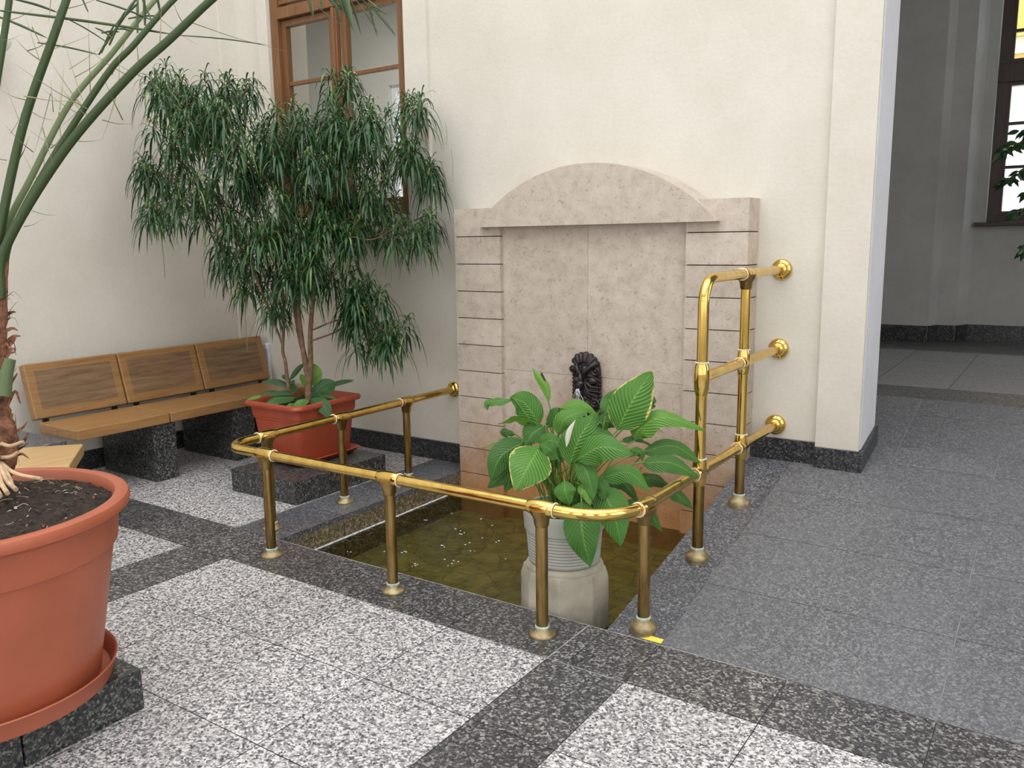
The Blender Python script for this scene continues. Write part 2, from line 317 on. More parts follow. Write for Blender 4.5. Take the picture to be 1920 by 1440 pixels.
M['lily'] = leafmat('lily_leaf', ((0.028, 0.105, 0.016), (0.075, 0.225, 0.028), (0.19, 0.40, 0.055)), (0.66, 0.58, 0.18), 0.33, 0.25, 0.8)
M['shrub'] = leafmat('narrow_leaf', ((0.011, 0.046, 0.016), (0.036, 0.105, 0.029), (0.17, 0.27, 0.055)), None, 0.38, 0.18)
M['broad'] = leafmat('broad_leaf', ((0.022, 0.075, 0.025), (0.045, 0.13, 0.038), (0.15, 0.32, 0.035)), None, 0.35, 0.15, 0.35)
M['palm'] = leafmat('palm_green', ((0.022, 0.046, 0.010), (0.042, 0.078, 0.018), (0.15, 0.20, 0.085)), None, 0.4, 0.08)
M['spine'] = leafmat('palm_spine', ((0.08, 0.11, 0.04), (0.22, 0.20, 0.09), (0.42, 0.32, 0.15)), None, 0.5, 0.05)
M['ficus'] = leafmat('ficus_leaf', ((0.012, 0.04, 0.016), (0.02, 0.06, 0.02), (0.03, 0.08, 0.025)), None, 0.3, 0.1)
M['spathe'] = leafmat('white_spathe', ((0.70, 0.66, 0.58), (0.75, 0.70, 0.62), (0.8, 0.76, 0.68)), None, 0.4, 0.3)

# ------------------------------------------------------------------ mesh helpers
class MB:
    def __init__(s): s.v = []; s.f = []; s.mi = []; s.sm = []; s.a = {}; s.fa = []
    def add(s, vs, fs, mi=0, smooth=False, tone=None, **attrs):
        k = len(s.v); s.v += [tuple(p) for p in vs]
        for f in fs: s.f.append([i+k for i in f]); s.mi.append(mi); s.sm.append(smooth); s.fa.append(0.5 if tone is None else tone)
        for n, vals in attrs.items():
            d = s.a.setdefault(n, {})
            for i, x in enumerate(vals): d[k+i] = x
        return k
    def box(s, x0, x1, y0, y1, z0, z1, mi=0, tone=None):
        s.add([(x0,y0,z0),(x1,y0,z0),(x1,y1,z0),(x0,y1,z0),(x0,y0,z1),(x1,y0,z1),(x1,y1,z1),(x0,y1,z1)],
              [(0,3,2,1),(4,5,6,7),(0,1,5,4),(1,2,6,5),(2,3,7,6),(3,0,4,7)], mi, False, tone)
    def prism(s, poly, z0, z1, mi=0, tone=None, smooth=False):
        n = len(poly); g0 = z0 if callable(z0) else (lambda x, y: z0); g1 = z1 if callable(z1) else (lambda x, y: z1)
        s.add([(x, y, g0(x, y)) for x, y in poly]+[(x, y, g1(x, y)) for x, y in poly],
              [tuple(range(n))[::-1], tuple(range(n, 2*n))]+[(i, (i+1) % n, n+(i+1) % n, n+i) for i in range(n)], mi, smooth, tone)
    def tube(s, pts, r, n=12, mi=0, caps=True, closed=False, rnd=None):
        pts = [Vector(p) for p in pts]; m_ = len(pts)
        rs = r if isinstance(r, (list, tuple)) else [r]*m_
        t0 = (pts[1]-pts[0]).normalized()
        ref = Vector((0, 0, 1)) if abs(t0.z) < 0.9 else Vector((1, 0, 0))
        u = t0.cross(ref).normalized(); vs = []
        for i, p in enumerate(pts):
            if closed: t = (pts[(i+1) % m_]-pts[i-1]).normalized()
            else: t = (pts[min(i+1, m_-1)]-pts[max(i-1, 0)]).normalized()
            u = (u-t*u.dot(t)).normalized(); w = t.cross(u)
            for k in range(n):
                a = 2*PI*k/n; vs.append(p+(u*math.cos(a)+w*math.sin(a))*rs[i])
        fs = []
        for i in range(m_ if closed else m_-1):
            j = (i+1) % m_
            for k in range(n): fs.append((i*n+k, i*n+(k+1) % n, j*n+(k+1) % n, j*n+k))
        if caps and not closed: fs += [tuple(range(n))[::-1], tuple((m_-1)*n+k for k in range(n))]
        kw = {'rnd': [rnd]*len(vs)} if rnd is not None else {}
        s.add(vs, fs, mi, True, **kw)
    def lathe(s, prof, n=48, c=(0, 0, 0), mi=0, axis=None):
        # prof: (r, h) list; axis: unit vector (default z)
        ax = Vector(axis or (0, 0, 1)).normalized(); ref = Vector((1, 0, 0)) if abs(ax.x) < 0.9 else Vector((0, 1, 0))
        u = ax.cross(ref).normalized(); w = ax.cross(u); c = Vector(c); vs = []; fs = []
        for r, h in prof:
            for k in range(n):
                a = 2*PI*k/n; vs.append(c+ax*h+(u*math.cos(a)+w*math.sin(a))*max(r, 1e-4))
        for i in range(len(prof)-1):
            for k in range(n): fs.append((i*n+k, i*n+(k+1) % n, (i+1)*n+(k+1) % n, (i+1)*n+k))
        s.add(vs, fs, mi, True)
    def ell(s, c, r, rot=0, n=12, mi=0):
        c = Vector(c); vs = []; fs = []
        for i in range(n+1):
            th = PI*i/n
            for k in range(n*2):
                ph = PI*k/n; x, y, z = r[0]*math.sin(th)*math.cos(ph), r[1]*math.sin(th)*math.sin(ph), r[2]*math.cos(th)
                x, z = x*math.cos(rot)-z*math.sin(rot), x*math.sin(rot)+z*math.cos(rot)   # turn in the x-z plane
                vs.append(c+Vector((x, y, z)))
        for i in range(n):
            for k in range(2*n): fs.append((i*2*n+k, i*2*n+(k+1) % (2*n), (i+1)*2*n+(k+1) % (2*n), (i+1)*2*n+k))
        s.add(vs, fs, mi, True)
    def ribbon(s, spine, wid, nrm, fold=0.0, cross=2, rnd=0.5, mi=0, wavy=0.0, yellow=0.0, phase=0.0):
        sp = [Vector(p) for p in spine]; n = len(sp); vs = []; fs = []; ed = []; al = []; ye = []
        L = 0
        for i, p in enumerate(sp):
            t = (sp[min(i+1, n-1)]-sp[max(i-1, 0)]).normalized()
            nn = nrm(i) if callable(nrm) else nrm
            sd = t.cross(nn)
            if sd.length < 1e-5: sd = t.cross(Vector((1, 0.3, 0)))
            sd.normalize(); up_ = sd.cross(t)
            for k in range(cross+1):
                a = -1+2*k/cross
                wv = wavy*math.sin(i*1.3+phase+a)*abs(a)
                vs.append(p+sd*wid[i]*a-up_*(fold*abs(a)**1.4*wid[i])+up_*wv)
                ed.append(abs(a)); al.append(i/(n-1)); ye.append(max(abs(a), (i/(n-1))**4)*yellow)
        for i in range(n-1):
            for k in range(cross):
                q = i*(cross+1)+k; fs.append((q, q+1, q+cross+2, q+cross+1))
        s.add(vs, fs, mi, True, rnd=[rnd]*len(vs), edge=ed, along=al, yellow=ye)
    def build(s, name, mats, parent=None, org=None, bevel=0.0, label=None, kind=None, cat=None, group=None):
        me = bpy.data.meshes.new(name)
        o = Vector(org) if org is not None else (Vector(parent['_o']) if parent is not None else Vector((0, 0, 0)))
        me.from_pydata([(p[0]-o.x, p[1]-o.y, p[2]-o.z) for p in s.v], [], s.f)
        if not isinstance(mats, (list, tuple)): mats = [mats]
        for m_ in mats: me.materials.append(m_)
        me.polygons.foreach_set('material_index', s.mi); me.polygons.foreach_set('use_smooth', s.sm)
        ta = me.attributes.new('tone', 'FLOAT', 'FACE'); ta.data.foreach_set('value', s.fa)
        for n, d in s.a.items():
            at_ = me.attributes.new(n, 'FLOAT', 'POINT'); at_.data.foreach_set('value', [d.get(i, 0.0) for i in range(len(s.v))])
        me.update()
        if any(s.sm): me.set_sharp_from_angle(angle=0.75)
        ob = bpy.data.objects.new(name, me); C.objects.link(ob)
        if parent is not None: ob.parent = parent
        else: ob.location = o
        ob['_o'] = tuple(o)
        if bevel:
            b = ob.modifiers.new('bevel', 'BEVEL'); b.width = bevel; b.segments = 2; b.limit_method = 'ANGLE'; b.angle_limit = 0.7
        tag(ob, label, cat, group, kind)
        return ob
ALL = []
def tag(o, label=None, cat=None, group=None, kind=None):
    if label: o['label'] = label
    if cat: o['category'] = cat
    if group: o['group'] = group
    if kind: o['kind'] = kind
    return o
def thing(name, loc, label, cat, group=None):
    o = bpy.data.objects.new(name, None); C.objects.link(o); o.location = loc; o.empty_display_size = 0.1
    o['_o'] = tuple(loc); tag(o, label, cat, group); return o
def smooth_path(pts, seg=6):
    # Catmull-Rom through the points
    p = [Vector(q) for q in pts]; p = [p[0]*2-p[1]]+p+[p[-1]*2-p[-2]]; out = []
    for i in range(1, len(p)-2):
        for k in range(seg):
            t = k/seg; a, b, c, d = p[i-1], p[i], p[i+1], p[i+2]
            out.append(0.5*((2*b)+(c-a)*t+(2*a-5*b+4*c-d)*t*t+(3*b-a-3*c+d)*t**3))
    out.append(p[-2]); return out
def rounded(pts, rad, seg=8):
    p = [Vector(q) for q in pts]; out = [p[0]]
    for i in range(1, len(p)-1):
        r = rad[i-1] if isinstance(rad, (list, tuple)) else rad
        a = (p[i-1]-p[i]).normalized(); b = (p[i+1]-p[i]).normalized()
        s0, s1 = p[i]+a*r, p[i]+b*r; cc = p[i]+a*r+b*r
        for k in range(seg+1):
            th = PI/2*k/seg; out.append(cc-b*r*math.cos(th)-a*r*math.sin(th))
    out.append(p[-1]); return out

# ------------------------------------------------------------------ measures of the place
YI, YO = -1.7055, -2.02            # back and front edge of the cross band
XLO, XI = 1.865, 2.21              # left kerb strip
XR1, XRI, XR2 = 4.03, 4.109, 4.341 # right band, pool edge, right kerb strip edge
T = 0.465
S = 0.1911                         # slope of the ramp
YT = 1.0743; ZT = S*(YT-YI)
def rz(y): return S*(min(y, YT)-YI)
H1, H2, H3 = 0.5127, 0.9237, 1.3397
XLR, XRR, YF = 2.049, 4.239, -1.875
WL = -0.135
rng = random.Random(5)

# ------------------------------------------------------------------ floor
def cells(x0, x1, y0, y1, xs, ys, cb):
    X = [x0]+sorted(x for x in xs if x0+1e-3 < x < x1-1e-3)+[x1]; Y = [y0]+sorted(y for y in ys if y0+1e-3 < y < y1-1e-3)+[y1]
    for i in range(len(X)-1):
        for j in range(len(Y)-1): cb(X[i], X[i+1], Y[j], Y[j+1])
fl = MB()
def tile(mi, g=0.0016):
    def cb(a, b, c, d):
        t = rng.random(); fl.add([(a+g, c+g, 0), (b-g, c+g, 0), (b-g, d-g, 0), (a+g, d-g, 0)], [(0, 1, 2, 3)], mi, False, t)
    return cb
xs = [XR1-T*k for k in range(-12, 12)]; ysf = [YO-T*k for k in range(0, 16)]; ysb = [YI+T*k for k in range(1, 4)]
xr = [XR2+T*k for k in range(1, 12)]
# front field
cells(XI-0.02, XR1, -8, YO, [XR1-T*k for k in range(1, 4)], ysf, tile(0))
cells(XR2, 8.5, -8, YO, xr, ysf, tile(0))
cells(XR1, XR2, -8, YO, [], ysf, tile(1))
cells(XLO, XI-0.02, -8, YO, [], ysf, tile(1))
cells(0, XLO, -8, YO, [XLO-T*k for k in range(1, 4)], ysf, tile(0))
# cross band
cells(0, XLO, YO, YI, [XLO-T*k for k in range(1, 4)], [], tile(1))
cells(XLO, XI-0.02, YO, YI, [], [], tile(1))
cells(XI-0.02, XR1, YO, YI, [XR1-T*k for k in range(1, 4)], [], tile(1))
cells(XR1, XR2, YO, YI, [XR1+0.075], [], tile(1))
cells(XR2, 8.5, YO, YI, [XR2+T*k for k in range(1, 12)], [], tile(1))
# back left field
cells(0, XLO, YI, 0, [XLO-T*k for k in range(1, 4)], ysb, tile(0))
# grout bed under the tiles (leaves the pool open)
for a, b, c, d in ((0, 8.5, -8, YI), (0, XLO, YI, 0)):
    fl.add([(a, c, -0.0025), (b, c, -0.0025), (b, d, -0.0025), (a, d, -0.0025)], [(0, 1, 2, 3)], 2)
fl.add([(0, -8, -0.4), (8.5, -8, -0.4), (8.5, 0.0, -0.4), (0, 0.0, -0.4)], [(0, 1, 2, 3)], 2)
fl.build('floor', [M['granite_light'], M['granite_dark'], M['grout_dark']], kind='structure', label='light speckled granite floor with dark granite bands')

kb = MB()
def kt(mb, a, b, c, d, z0=-0.35, g=0.0016, zf=None, mi=0, side=1, zc=-0.032):
    t = rng.random(); f = zf or (lambda x, y: 0)
    p = [(a+g, c+g), (b-g, c+g), (b-g, d-g), (a+g, d-g)]
    n = 4; lo = [(x, y, f(x, y)+zc) for x, y in p]; hi = [(x, y, f(x, y)) for x, y in p]; bt = [(x, y, z0) for x, y in p]
    mb.add(lo+hi, [(4, 5, 6, 7)]+[(i, (i+1) % 4, 4+(i+1) % 4, 4+i) for i in range(4)], mi, False, t)
    mb.add(bt+lo, [(i, (i+1) % 4, 4+(i+1) % 4, 4+i) for i in range(4)], side, False, t)
ys = [YI+T*k for k in range(0, 4)]+[0]
for i in range(4): kt(kb, XLO, XI, ys[i], ys[i+1])
kb.build('trim_1', [M['granite_kerb'], M['kerbside'], M['grout']], kind='structure', label='dark granite kerb strip left of the pool')
kr = MB(); ysr = [YI, -1.2547, -0.8059, -0.352, 0.0]
for i in range(4): kt(kr, XRI, XR2, ysr[i], ysr[i+1], zf=lambda x, y: rz(y))
kr.build('trim_2', [M['granite_kerb'], M['kerbside']], kind='structure', label='dark granite kerb strip sloping up right of the pool')
# front pool side
fs_ = MB(); fs_.box(XI, XRI, YI-0.03, YI-0.0002, -0.35, -0.003); fs_.build('trim_3', M['kerbside'], kind='structure')

gl = MB(); gw = 0.0022
gl.box(XLO-gw, XLO+gw, YI, -0.02, -0.002, 0.0004); gl.box(XI-0.02, 4.8, YI-gw, YI+gw*0.2, -0.002, 0.0006); gl.box(XR1-gw*.8, XR1+gw*.8, YO, YI, -0.002, 0.0005); gl.box(2.21, XR1, YO-gw*.4, YO+gw*.4, -0.002, 0.0003); gl.box(XR1, XR2, YO-gw*.6, YO+gw*.6, -0.002, 0.0004)
gl.build('trim_9', M['grout_white'], kind='structure')
rp = MB()
RY = [YI, -1.2547, -0.8059, -0.352, 0.1, 0.3495, 0.80, YT]
for j in range(7):
    X = ([2.2, 2.48, 2.945, 3.41, 3.875] if j >= 5 else [])+[XR2]+[4.803+T*k-(0.0) for k in range(0, 9)]
    for i in range(len(X)-1):
        a, b, c, d = X[i], X[i+1], RY[j], RY[j+1]; g = 0.0018; t = rng.random()
        rp.add([(a+g, c+g, rz(c)), (b-g, c+g, rz(c)), (b-g, d-g, rz(d)), (a+g, d-g, rz(d))], [(0, 1, 2, 3)], 0, False, t)
rp.add([(2.2, 0.35, rz(.35)-.003), (XRI, 0.35, rz(.35)-.003), (XRI, YT, ZT-0.003), (2.2, YT, ZT-0.003)], [(0, 1, 2, 3)], 1)
rp.add([(XRI, YI, -0.003), (8.5, YI, -0.003), (8.5, YT, ZT-0.003), (XRI, YT, ZT-0.003)], [(0, 1, 2, 3)], 1)
rp.build('floor_ramp', [M['granite_ramp'], M['grout']], kind='structure', label='grey flamed granite ramp rising to the corridor')

cf = MB()
def ct(mi, g=0.002):
    def cb(a, b, c, d): cf.add([(a+g, c+g, ZT), (b-g, c+g, ZT), (b-g, d-g, ZT), (a+g, d-g, ZT)], [(0, 1, 2, 3)], mi, False, rng.random())
    return cb
XC = [4.43+T*k for k in range(-6, 12)]
cells(2.2, 9, YT, 1.486, [4.43+0.93*k for k in range(-3, 6)], [], ct(1))
cells(2.2, 9, 1.486, 3.47, XC, [2.14, 2.80], ct(0))
cells(2.2, 9, 3.47, 4.6, [], [], ct(1))
for a, c_, e_, d in ((2.2, YT, 9, 4.6),): cf.add([(a, c_, ZT-0.003), (e_, c_, ZT-0.003), (e_, d, ZT-0.003), (a, d, ZT-0.003)], [(0, 1, 2, 3)], 2)
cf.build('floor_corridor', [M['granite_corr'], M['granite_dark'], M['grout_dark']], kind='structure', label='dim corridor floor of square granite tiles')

# ------------------------------------------------------------------ pool
pb = MB(); pb.add([(XI-.2, YI, -0.27), (XRI+.2, YI, -0.27), (XRI+.2, 0.02, -0.27), (XI-.2, 0.02, -0.27)], [(0, 1, 2, 3)])
pb.build('pool_basin', M['crazy'], kind='structure', label='olive crazy-paved pool bottom under shallow water')
wt = MB(); g = 40
vs = [(XI+(XRI-XI)*i/g, YI+(-0.136-YI)*j/g, WL+0.0015*noise.noise(Vector((i*0.25, j*0.25, 3)))) for j in range(g+1) for i in range(g+1)]
wt.add(vs, [(j*(g+1)+i, j*(g+1)+i+1, (j+1)*(g+1)+i+1, (j+1)*(g+1)+i) for j in range(g) for i in range(g)], 0, True)
wt.build('pool_water', M['water'], kind='stuff', label='shallow olive-green water filling the fountain pool', cat='water')
ls = MB()
pts = [(XI+0.006, YI+0.01+(1.38*k/40), WL+0.004+0.002*noise.noise(Vector((k*.7, 0, 0)))) for k in range(41)]
ls.tube(pts, [0.0055+0.0025*noise.noise(Vector((k*0.5, 2, 0))) for k in range(41)], 8)
ls.build('lime_deposit', M['lime'], kind='stuff', label='white lime line along the left waterline of the pool', cat='stain')
bb = MB()
for (u, v) in ((757,1037),(778,1062),(830,1052),(844,1060),(852,1055),(858,991),(877,1019),(862,995),(905,976),(868,1002),(794,977),(937,1018),(940,1050),(832,1025),(781,1061),(925,985),(888,1033),(723,1036),(650,1037),(872,1022),(900,1010),(848,963)):
    p = on_z(u, v, WL); 
    for q in range(rng.randint(1, 3)):
        o = Vector((rng.uniform(-.02, .02), rng.uniform(-.02, .02), 0.004))
        bb.ell(p+o, (rng.uniform(.003, .008), rng.uniform(.003, .006), .002), 0, 5)
bb.build('water_bubbles', M['lime'], kind='stuff', label='tiny white bubbles floating on the pool water', cat='bubbles')

# ------------------------------------------------------------------ walls
HT = 6.6
def wall(name, boxes, m, label=None, mats=None):
    b = MB()
    for q in boxes: b.box(*q[:6], mi=q[6] if len(q) > 6 else 0)
    return b.build(name, mats or m, kind='structure', label=label)
wall('wall_left', [(-0.25, 0, -8, 0.0, -0.4, HT)], M['wall'], 'cream plaster wall behind the bench')
WX0, WX1, WZ0, WZ1 = 0.405, 1.722, 1.70, 3.95
wall('wall_back', [(-0.25, WX0, 0, 0.35, -0.4, HT), (WX1, 4.665, 0, 0.35, -0.4, HT), (WX0, WX1, 0, 0.35, -0.4, WZ0), (WX0, WX1, 0, 0.35, WZ1, HT),
     (4.665, 7.4, 0, 0.35, 4.25, HT), (7.4, 8.75, 0, 0.35, -0.4, HT)], M['wall'], 'cream plaster wall around the fountain and window')
rv = MB(); rv.box(4.664, 4.672, 0.0, 0.352, rz(0)+0.1, 4.25); rv.build('trim_4', M['wall_cool'], kind='structure', label='pale reveal of the corridor opening, bluish sky light in its colour')
wall('trim_5', [(4.455, 4.668, -0.03, 0.0, 0.30, HT)], M['wall'], 'narrow raised plaster strip at the end of the wall')
# raised window surround with a quirk groove
sx0, sx1, sz0 = 0.29, 1.915, 1.525
wall('trim_6', [(sx0, WX0, -0.03, 0, sz0, 4.2), (WX1, sx1, -0.03, 0, sz0, 4.2), (WX0, WX1, -0.03, 0, sz0, WZ0), (WX0, WX1, -0.03, 0, WZ1, 4.2)], M['wall'], 'raised plaster surround of the wooden window')
wall('wall_right', [(8.5, 8.75, -8, 0.0, -0.4, 1.0), (8.5, 8.75, -8, 0.0, 4.4, HT), (8.5, 8.75, -8, -7.2, 1.0, 4.4), (8.5, 8.75, -5.0, -4.2, 1.0, 4.4), (8.5, 8.75, -1.8, 0, 1.0, 4.4)], M['wall'])
wall('wall_front', [(-0.25, 8.75, -8.25, -8, -0.4, 1.0), (-0.25, 8.75, -8.25, -8, 4.6, HT), (-0.25, 0.5, -8.25, -8, 1.0, 4.6), (2.6, 3.2, -8.25, -8, 1.0, 4.6), (5.3, 5.9, -8.25, -8, 1.0, 4.6), (8.0, 8.75, -8.25, -8, 1.0, 4.6),
     (0.5, 0.62, -8.2, -8.05, 1.0, 4.6, 1), (2.48, 2.6, -8.2, -8.05, 1.0, 4.6, 1), (3.2, 3.32, -8.2, -8.05, 1.0, 4.6, 1), (5.18, 5.3, -8.2, -8.05, 1.0, 4.6, 1), (5.9, 6.02, -8.2, -8.05, 1.0, 4.6, 1), (7.88, 8.0, -8.2, -8.05, 1.0, 4.6, 1),
     (0.5, 2.6, -8.2, -8.05, 2.9, 3.1, 1), (3.2, 5.3, -8.2, -8.05, 2.9, 3.1, 1), (5.9, 8.0, -8.2, -8.05, 2.9, 3.1, 1)], None, mats=[M['wall'], M['win_wood']])  # out of view; framed openings added to give frontal fill light
wall('trim_7', [(0.0, 0.012, -0.15, 0, 0.0, HT)], M['wall'])
# corridor shell
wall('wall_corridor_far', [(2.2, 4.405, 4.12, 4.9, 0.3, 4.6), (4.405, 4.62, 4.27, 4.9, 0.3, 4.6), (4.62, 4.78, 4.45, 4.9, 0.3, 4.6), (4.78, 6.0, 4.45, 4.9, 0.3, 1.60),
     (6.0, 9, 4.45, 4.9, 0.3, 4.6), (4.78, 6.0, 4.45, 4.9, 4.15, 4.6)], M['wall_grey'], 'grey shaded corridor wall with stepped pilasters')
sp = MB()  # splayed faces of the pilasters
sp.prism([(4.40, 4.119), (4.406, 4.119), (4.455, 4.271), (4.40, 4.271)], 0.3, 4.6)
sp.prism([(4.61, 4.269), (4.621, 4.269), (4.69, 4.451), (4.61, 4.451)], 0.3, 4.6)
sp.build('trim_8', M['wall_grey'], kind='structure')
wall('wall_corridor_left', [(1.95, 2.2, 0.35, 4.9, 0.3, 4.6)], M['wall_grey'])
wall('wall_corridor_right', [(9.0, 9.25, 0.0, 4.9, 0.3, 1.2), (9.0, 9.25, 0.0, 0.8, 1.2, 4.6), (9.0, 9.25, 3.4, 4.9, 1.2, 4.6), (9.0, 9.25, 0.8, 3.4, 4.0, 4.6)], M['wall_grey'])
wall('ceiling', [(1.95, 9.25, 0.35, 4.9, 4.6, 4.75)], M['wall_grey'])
# room behind the wooden window
M['wall_office'] = plaster('office_plaster', (0.60, 0.59, 0.56), (0.66, 0.65, 0.62))
wall('wall_office', [(-3.25, -3, 0.35, 3, 0.3, 4.2), (-3, -1.14, 3, 3.3, 0.3, 4.2), (0.9, 1.95, 3, 3.3, 0.3, 4.2), (-1.14, 0.9, 3, 3.3, 0.3, 1.6), (-1.14, 0.9, 3, 3.3, 3.27, 4.2),
     (-3, 1.95, 0.35, 3, 0.3, 0.5), (-3.25, 1.95, 0.35, 3.3, 4.1, 4.3), (-3.25, -0.25, 0.1, 0.35, 0.3, 4.2)], M['wall_office'])

def baseboard(name, poly, m=None, label=None, h=0.134, zf=None):
    b = MB(); zf = zf or (lambda x, y: 0.0)
    n = len(poly)
    for i in range(n-1):
        (x0, y0), (x1, y1) = poly[i], poly[i+1]; d = Vector((x1-x0, y1-y0, 0)); L = d.length; d.normalize(); nn = Vector((d.y, -d.x, 0))*0.02
        k = max(1, round(L/0.466)); 
        for q in range(k):
            a = Vector((x0, y0, 0))+d*(L*q/k+0.001); c = Vector((x0, y0, 0))+d*(L*(q+1)/k-0.001)
            if q == k-1: c = Vector((x0, y0, 0))+d*(L+0.0)
            p = [a, c, c+nn, a+nn]
            b.prism([(v.x, v.y) for v in p][::-1], lambda x, y: zf(x, y)-0.02, lambda x, y: zf(x, y)+h, 0, rng.random())
    return b.build(name, M['granite_base'], kind='structure', label=label)
baseboard('baseboard_back', [(0.0, 0.0), (2.214, 0.0)], label='dark granite skirting left of the fountain')
baseboard('baseboard_left', [(0.0, -8), (0.0, -0.02)], label='dark granite skirting behind the bench')
baseboard('baseboard_right', [(4.11, 0.0), (4.455, 0.0)], h=0.115, zf=lambda x, y: rz(0), label='dark granite skirting right of the fountain')
baseboard('baseboard_pier', [(4.455, -0.03), (4.672, -0.03)], h=0.11, zf=lambda x, y: rz(-.03)-0.005, label='dark granite skirting on the pier')
baseboard('baseboard_reveal', [(4.672, -0.05), (4.672, 0.352)], h=0.095, zf=lambda x, y: rz(y))
baseboard('baseboard_corridor', [(2.2, 4.12), (4.405, 4.12), (4.455, 4.27), (4.62, 4.27), (4.69, 4.45), (9, 4.45)], h=0.15, zf=lambda x, y: ZT)

# ------------------------------------------------------------------ wooden window
def build_window():
    b = MB(); y0, y1 = 0.0, 0.10
    fr = 0.078
    b.box(WX0, WX0+fr, y0, y1, WZ0, WZ1); b.box(WX1-0.03, WX1, y0, y1, WZ0, WZ1); b.box(WX0+fr-.002, WX1-0.028, y0+.0015, y1-.0015, WZ0, WZ0+0.055)
    b.box(WX0+fr-.002, WX1-0.028, y0+.0015, y1-.0015, WZ1-0.06, WZ1)
    b.box(WX0+fr, WX1-0.03, y0-0.005, y1, 3.135, 3.215); b.box(WX0+fr, WX1-0.03, y0+0.02, y1, 3.24, 3.27)  # transom
    fo = b.build('window_1', M['win_wood'], org=(WX0, 0, WZ0), bevel=0.004, kind='structure', label='brown wooden casement window behind the shrub')
    x0, x1, mx0, mx1 = WX0+fr, WX1-0.03, 0.975, 1.125
    for n, (a, c) in enumerate(((x0, mx0+0.05), (mx1-0.03, x1))):
        s = MB(); st = 0.045; sr_ = 0.10 if n == 1 else 0.05
        for z0, z1, bars in ((WZ0+0.055, 3.13, (2.683,)), (3.28, WZ1-0.06, ())):
            ya, yb = 0.035, 0.085
            s.box(a, a+st, ya, yb, z0, z1); s.box(c-(0.078 if n == 1 else 0.05), c, ya, yb, z0, z1); s.box(a+st-.002, c-(0.076 if n == 1 else 0.048), ya+.0015, yb-.0015, z0+.001, z0+0.065); s.box(a+st-.002, c-(0.076 if n == 1 else 0.048), ya+.0015, yb-.0015, z1-0.045, z1-.001)
            for z in bars: s.box(a+st, c-0.04, ya+0.008, yb-0.01, z-0.014, z+0.014)
        so = s.build('sash', M['win_wood'], fo, bevel=0.003)
        g_ = MB(); g_.box(a+0.02, c-0.02, 0.062, 0.066, WZ0+0.08, 3.11); g_.box(a+0.02, c-0.02, 0.062, 0.066, 3.30, WZ1-0.08); g_.build('pane', M['glass'], so)
    c_ = MB(); c_.box(1.03, 1.085, 0.0, 0.04, WZ0+0.055, 3.13); c_.box(1.045, 1.07, -0.012, 0.005, WZ0+0.055, 3.13); c_.build('mullion', M['win_wood'], fo, bevel=0.004)
build_window()
area('office_fill', (0.2, 1.4, 4.05), (0, 0, 0), 1.2, 0.3, 70, (1, 0.96, 0.9))  # unseen fill, added to brighten the room behind the window
# inner bright window of the office
iw = MB(); iw.box(-1.14, -1.08, 3.05, 3.12, 1.6, 3.27); iw.box(0.84, 0.9, 3.05, 3.12, 1.6, 3.27); iw.box(-0.15, -0.09, 3.05, 3.12, 1.6, 3.27); iw.box(-1.081, 0.841, 3.052, 3.118, 1.6, 1.68); iw.box(-1.081, 0.841, 3.052, 3.118, 3.20, 3.27)
iw.build('window_2', M['white_metal'], kind='structure')

# corridor window
def corridor_window():
    y = 4.62
    b = MB(); X0, X1, Z0, Z1 = 4.78, 6.0, 1.62, 4.15
    b.box(X0, X0+0.075, y-0.04, y+0.05, Z0, Z1); b.box(X1-0.075, X1, y-0.04, y+0.05, Z0, Z1); b.box(X0+.073, X1-.073, y-0.038, y+0.048, Z0, Z0+0.07); b.box(X0+.073, X1-.073, y-0.038, y+0.048, Z1-0.07, Z1)
    b.box(X0, X1, y-0.05, y+0.05, 2.86, 3.02)
    o = b.build('window_3', M['win_dark'], org=(X0, y, Z0), bevel=0.004, kind='structure', label='dark-framed corridor window with bright view')
    for a, c in ((X0+0.06, (X0+X1)/2+0.01), ((X0+X1)/2-0.01, X1-0.06)):
        s = MB(); 
        for z0, z1, bars in ((Z0+0.05, 2.87, (2.115, 2.50)), (3.01, Z1-0.06, (3.30, 3.7))):
            s.box(a, a+0.05, y-0.02, y+0.04, z0, z1); s.box(c-0.05, c, y-0.02, y+0.04, z0, z1); s.box(a+.048, c-.048, y-0.018, y+0.038, z0+.001, z0+0.05); s.box(a+.048, c-.048, y-0.018, y+0.038, z1-0.04, z1-.001)
            for z in bars: s.box(a+.048, c-.048, y-0.01, y+0.03, z-0.013, z+0.013)
        so = s.build('sash', M['win_dark'], o)
        g_ = MB(); g_.box(a+0.02, c-0.02, y+0.008, y+0.012, Z0+0.07, Z1-0.08); g_.build('pane', M['glass'], so)
    s = MB(); s.box(4.70, 6.08, 4.38, 4.60, 1.585, 1.62); s.build('window_sill', M['win_dark'], o, bevel=0.004)
corridor_window()
# building across the street
b = MB(); b.box(0, 12, 14, 16, 4.33, 9, 0); b.box(0, 12, 13.9, 14, 4.60, 4.74, 0); b.box(0, 12, 13.8, 14, 4.74, 5.02, 1); b.box(0, 12, 13.7, 14, 5.02, 5.14, 0)
b.box(0, 12, 14, 16, -3, 4.33, 2); b.box(0, 12, 13.94, 14, 4.2, 4.36, 2)
for k in range(5): b.box(1+2.2*k, 2.1+2.2*k, 13.98, 14.02, 6, 8, 2)
b.build('building', [M['house'], M['house_trim'], M['house_low']], org=(6, 14, -3), label='sunlit yellow house seen through the corridor window', cat='building')
b = MB(); b.add([(-20, 4.9, -1.0), (30, 4.9, -1.0), (30, 14, -1.0), (-20, 14, -1.0)], [(0, 1, 2, 3)]); b.build('pavement', M['pave'], kind='structure')

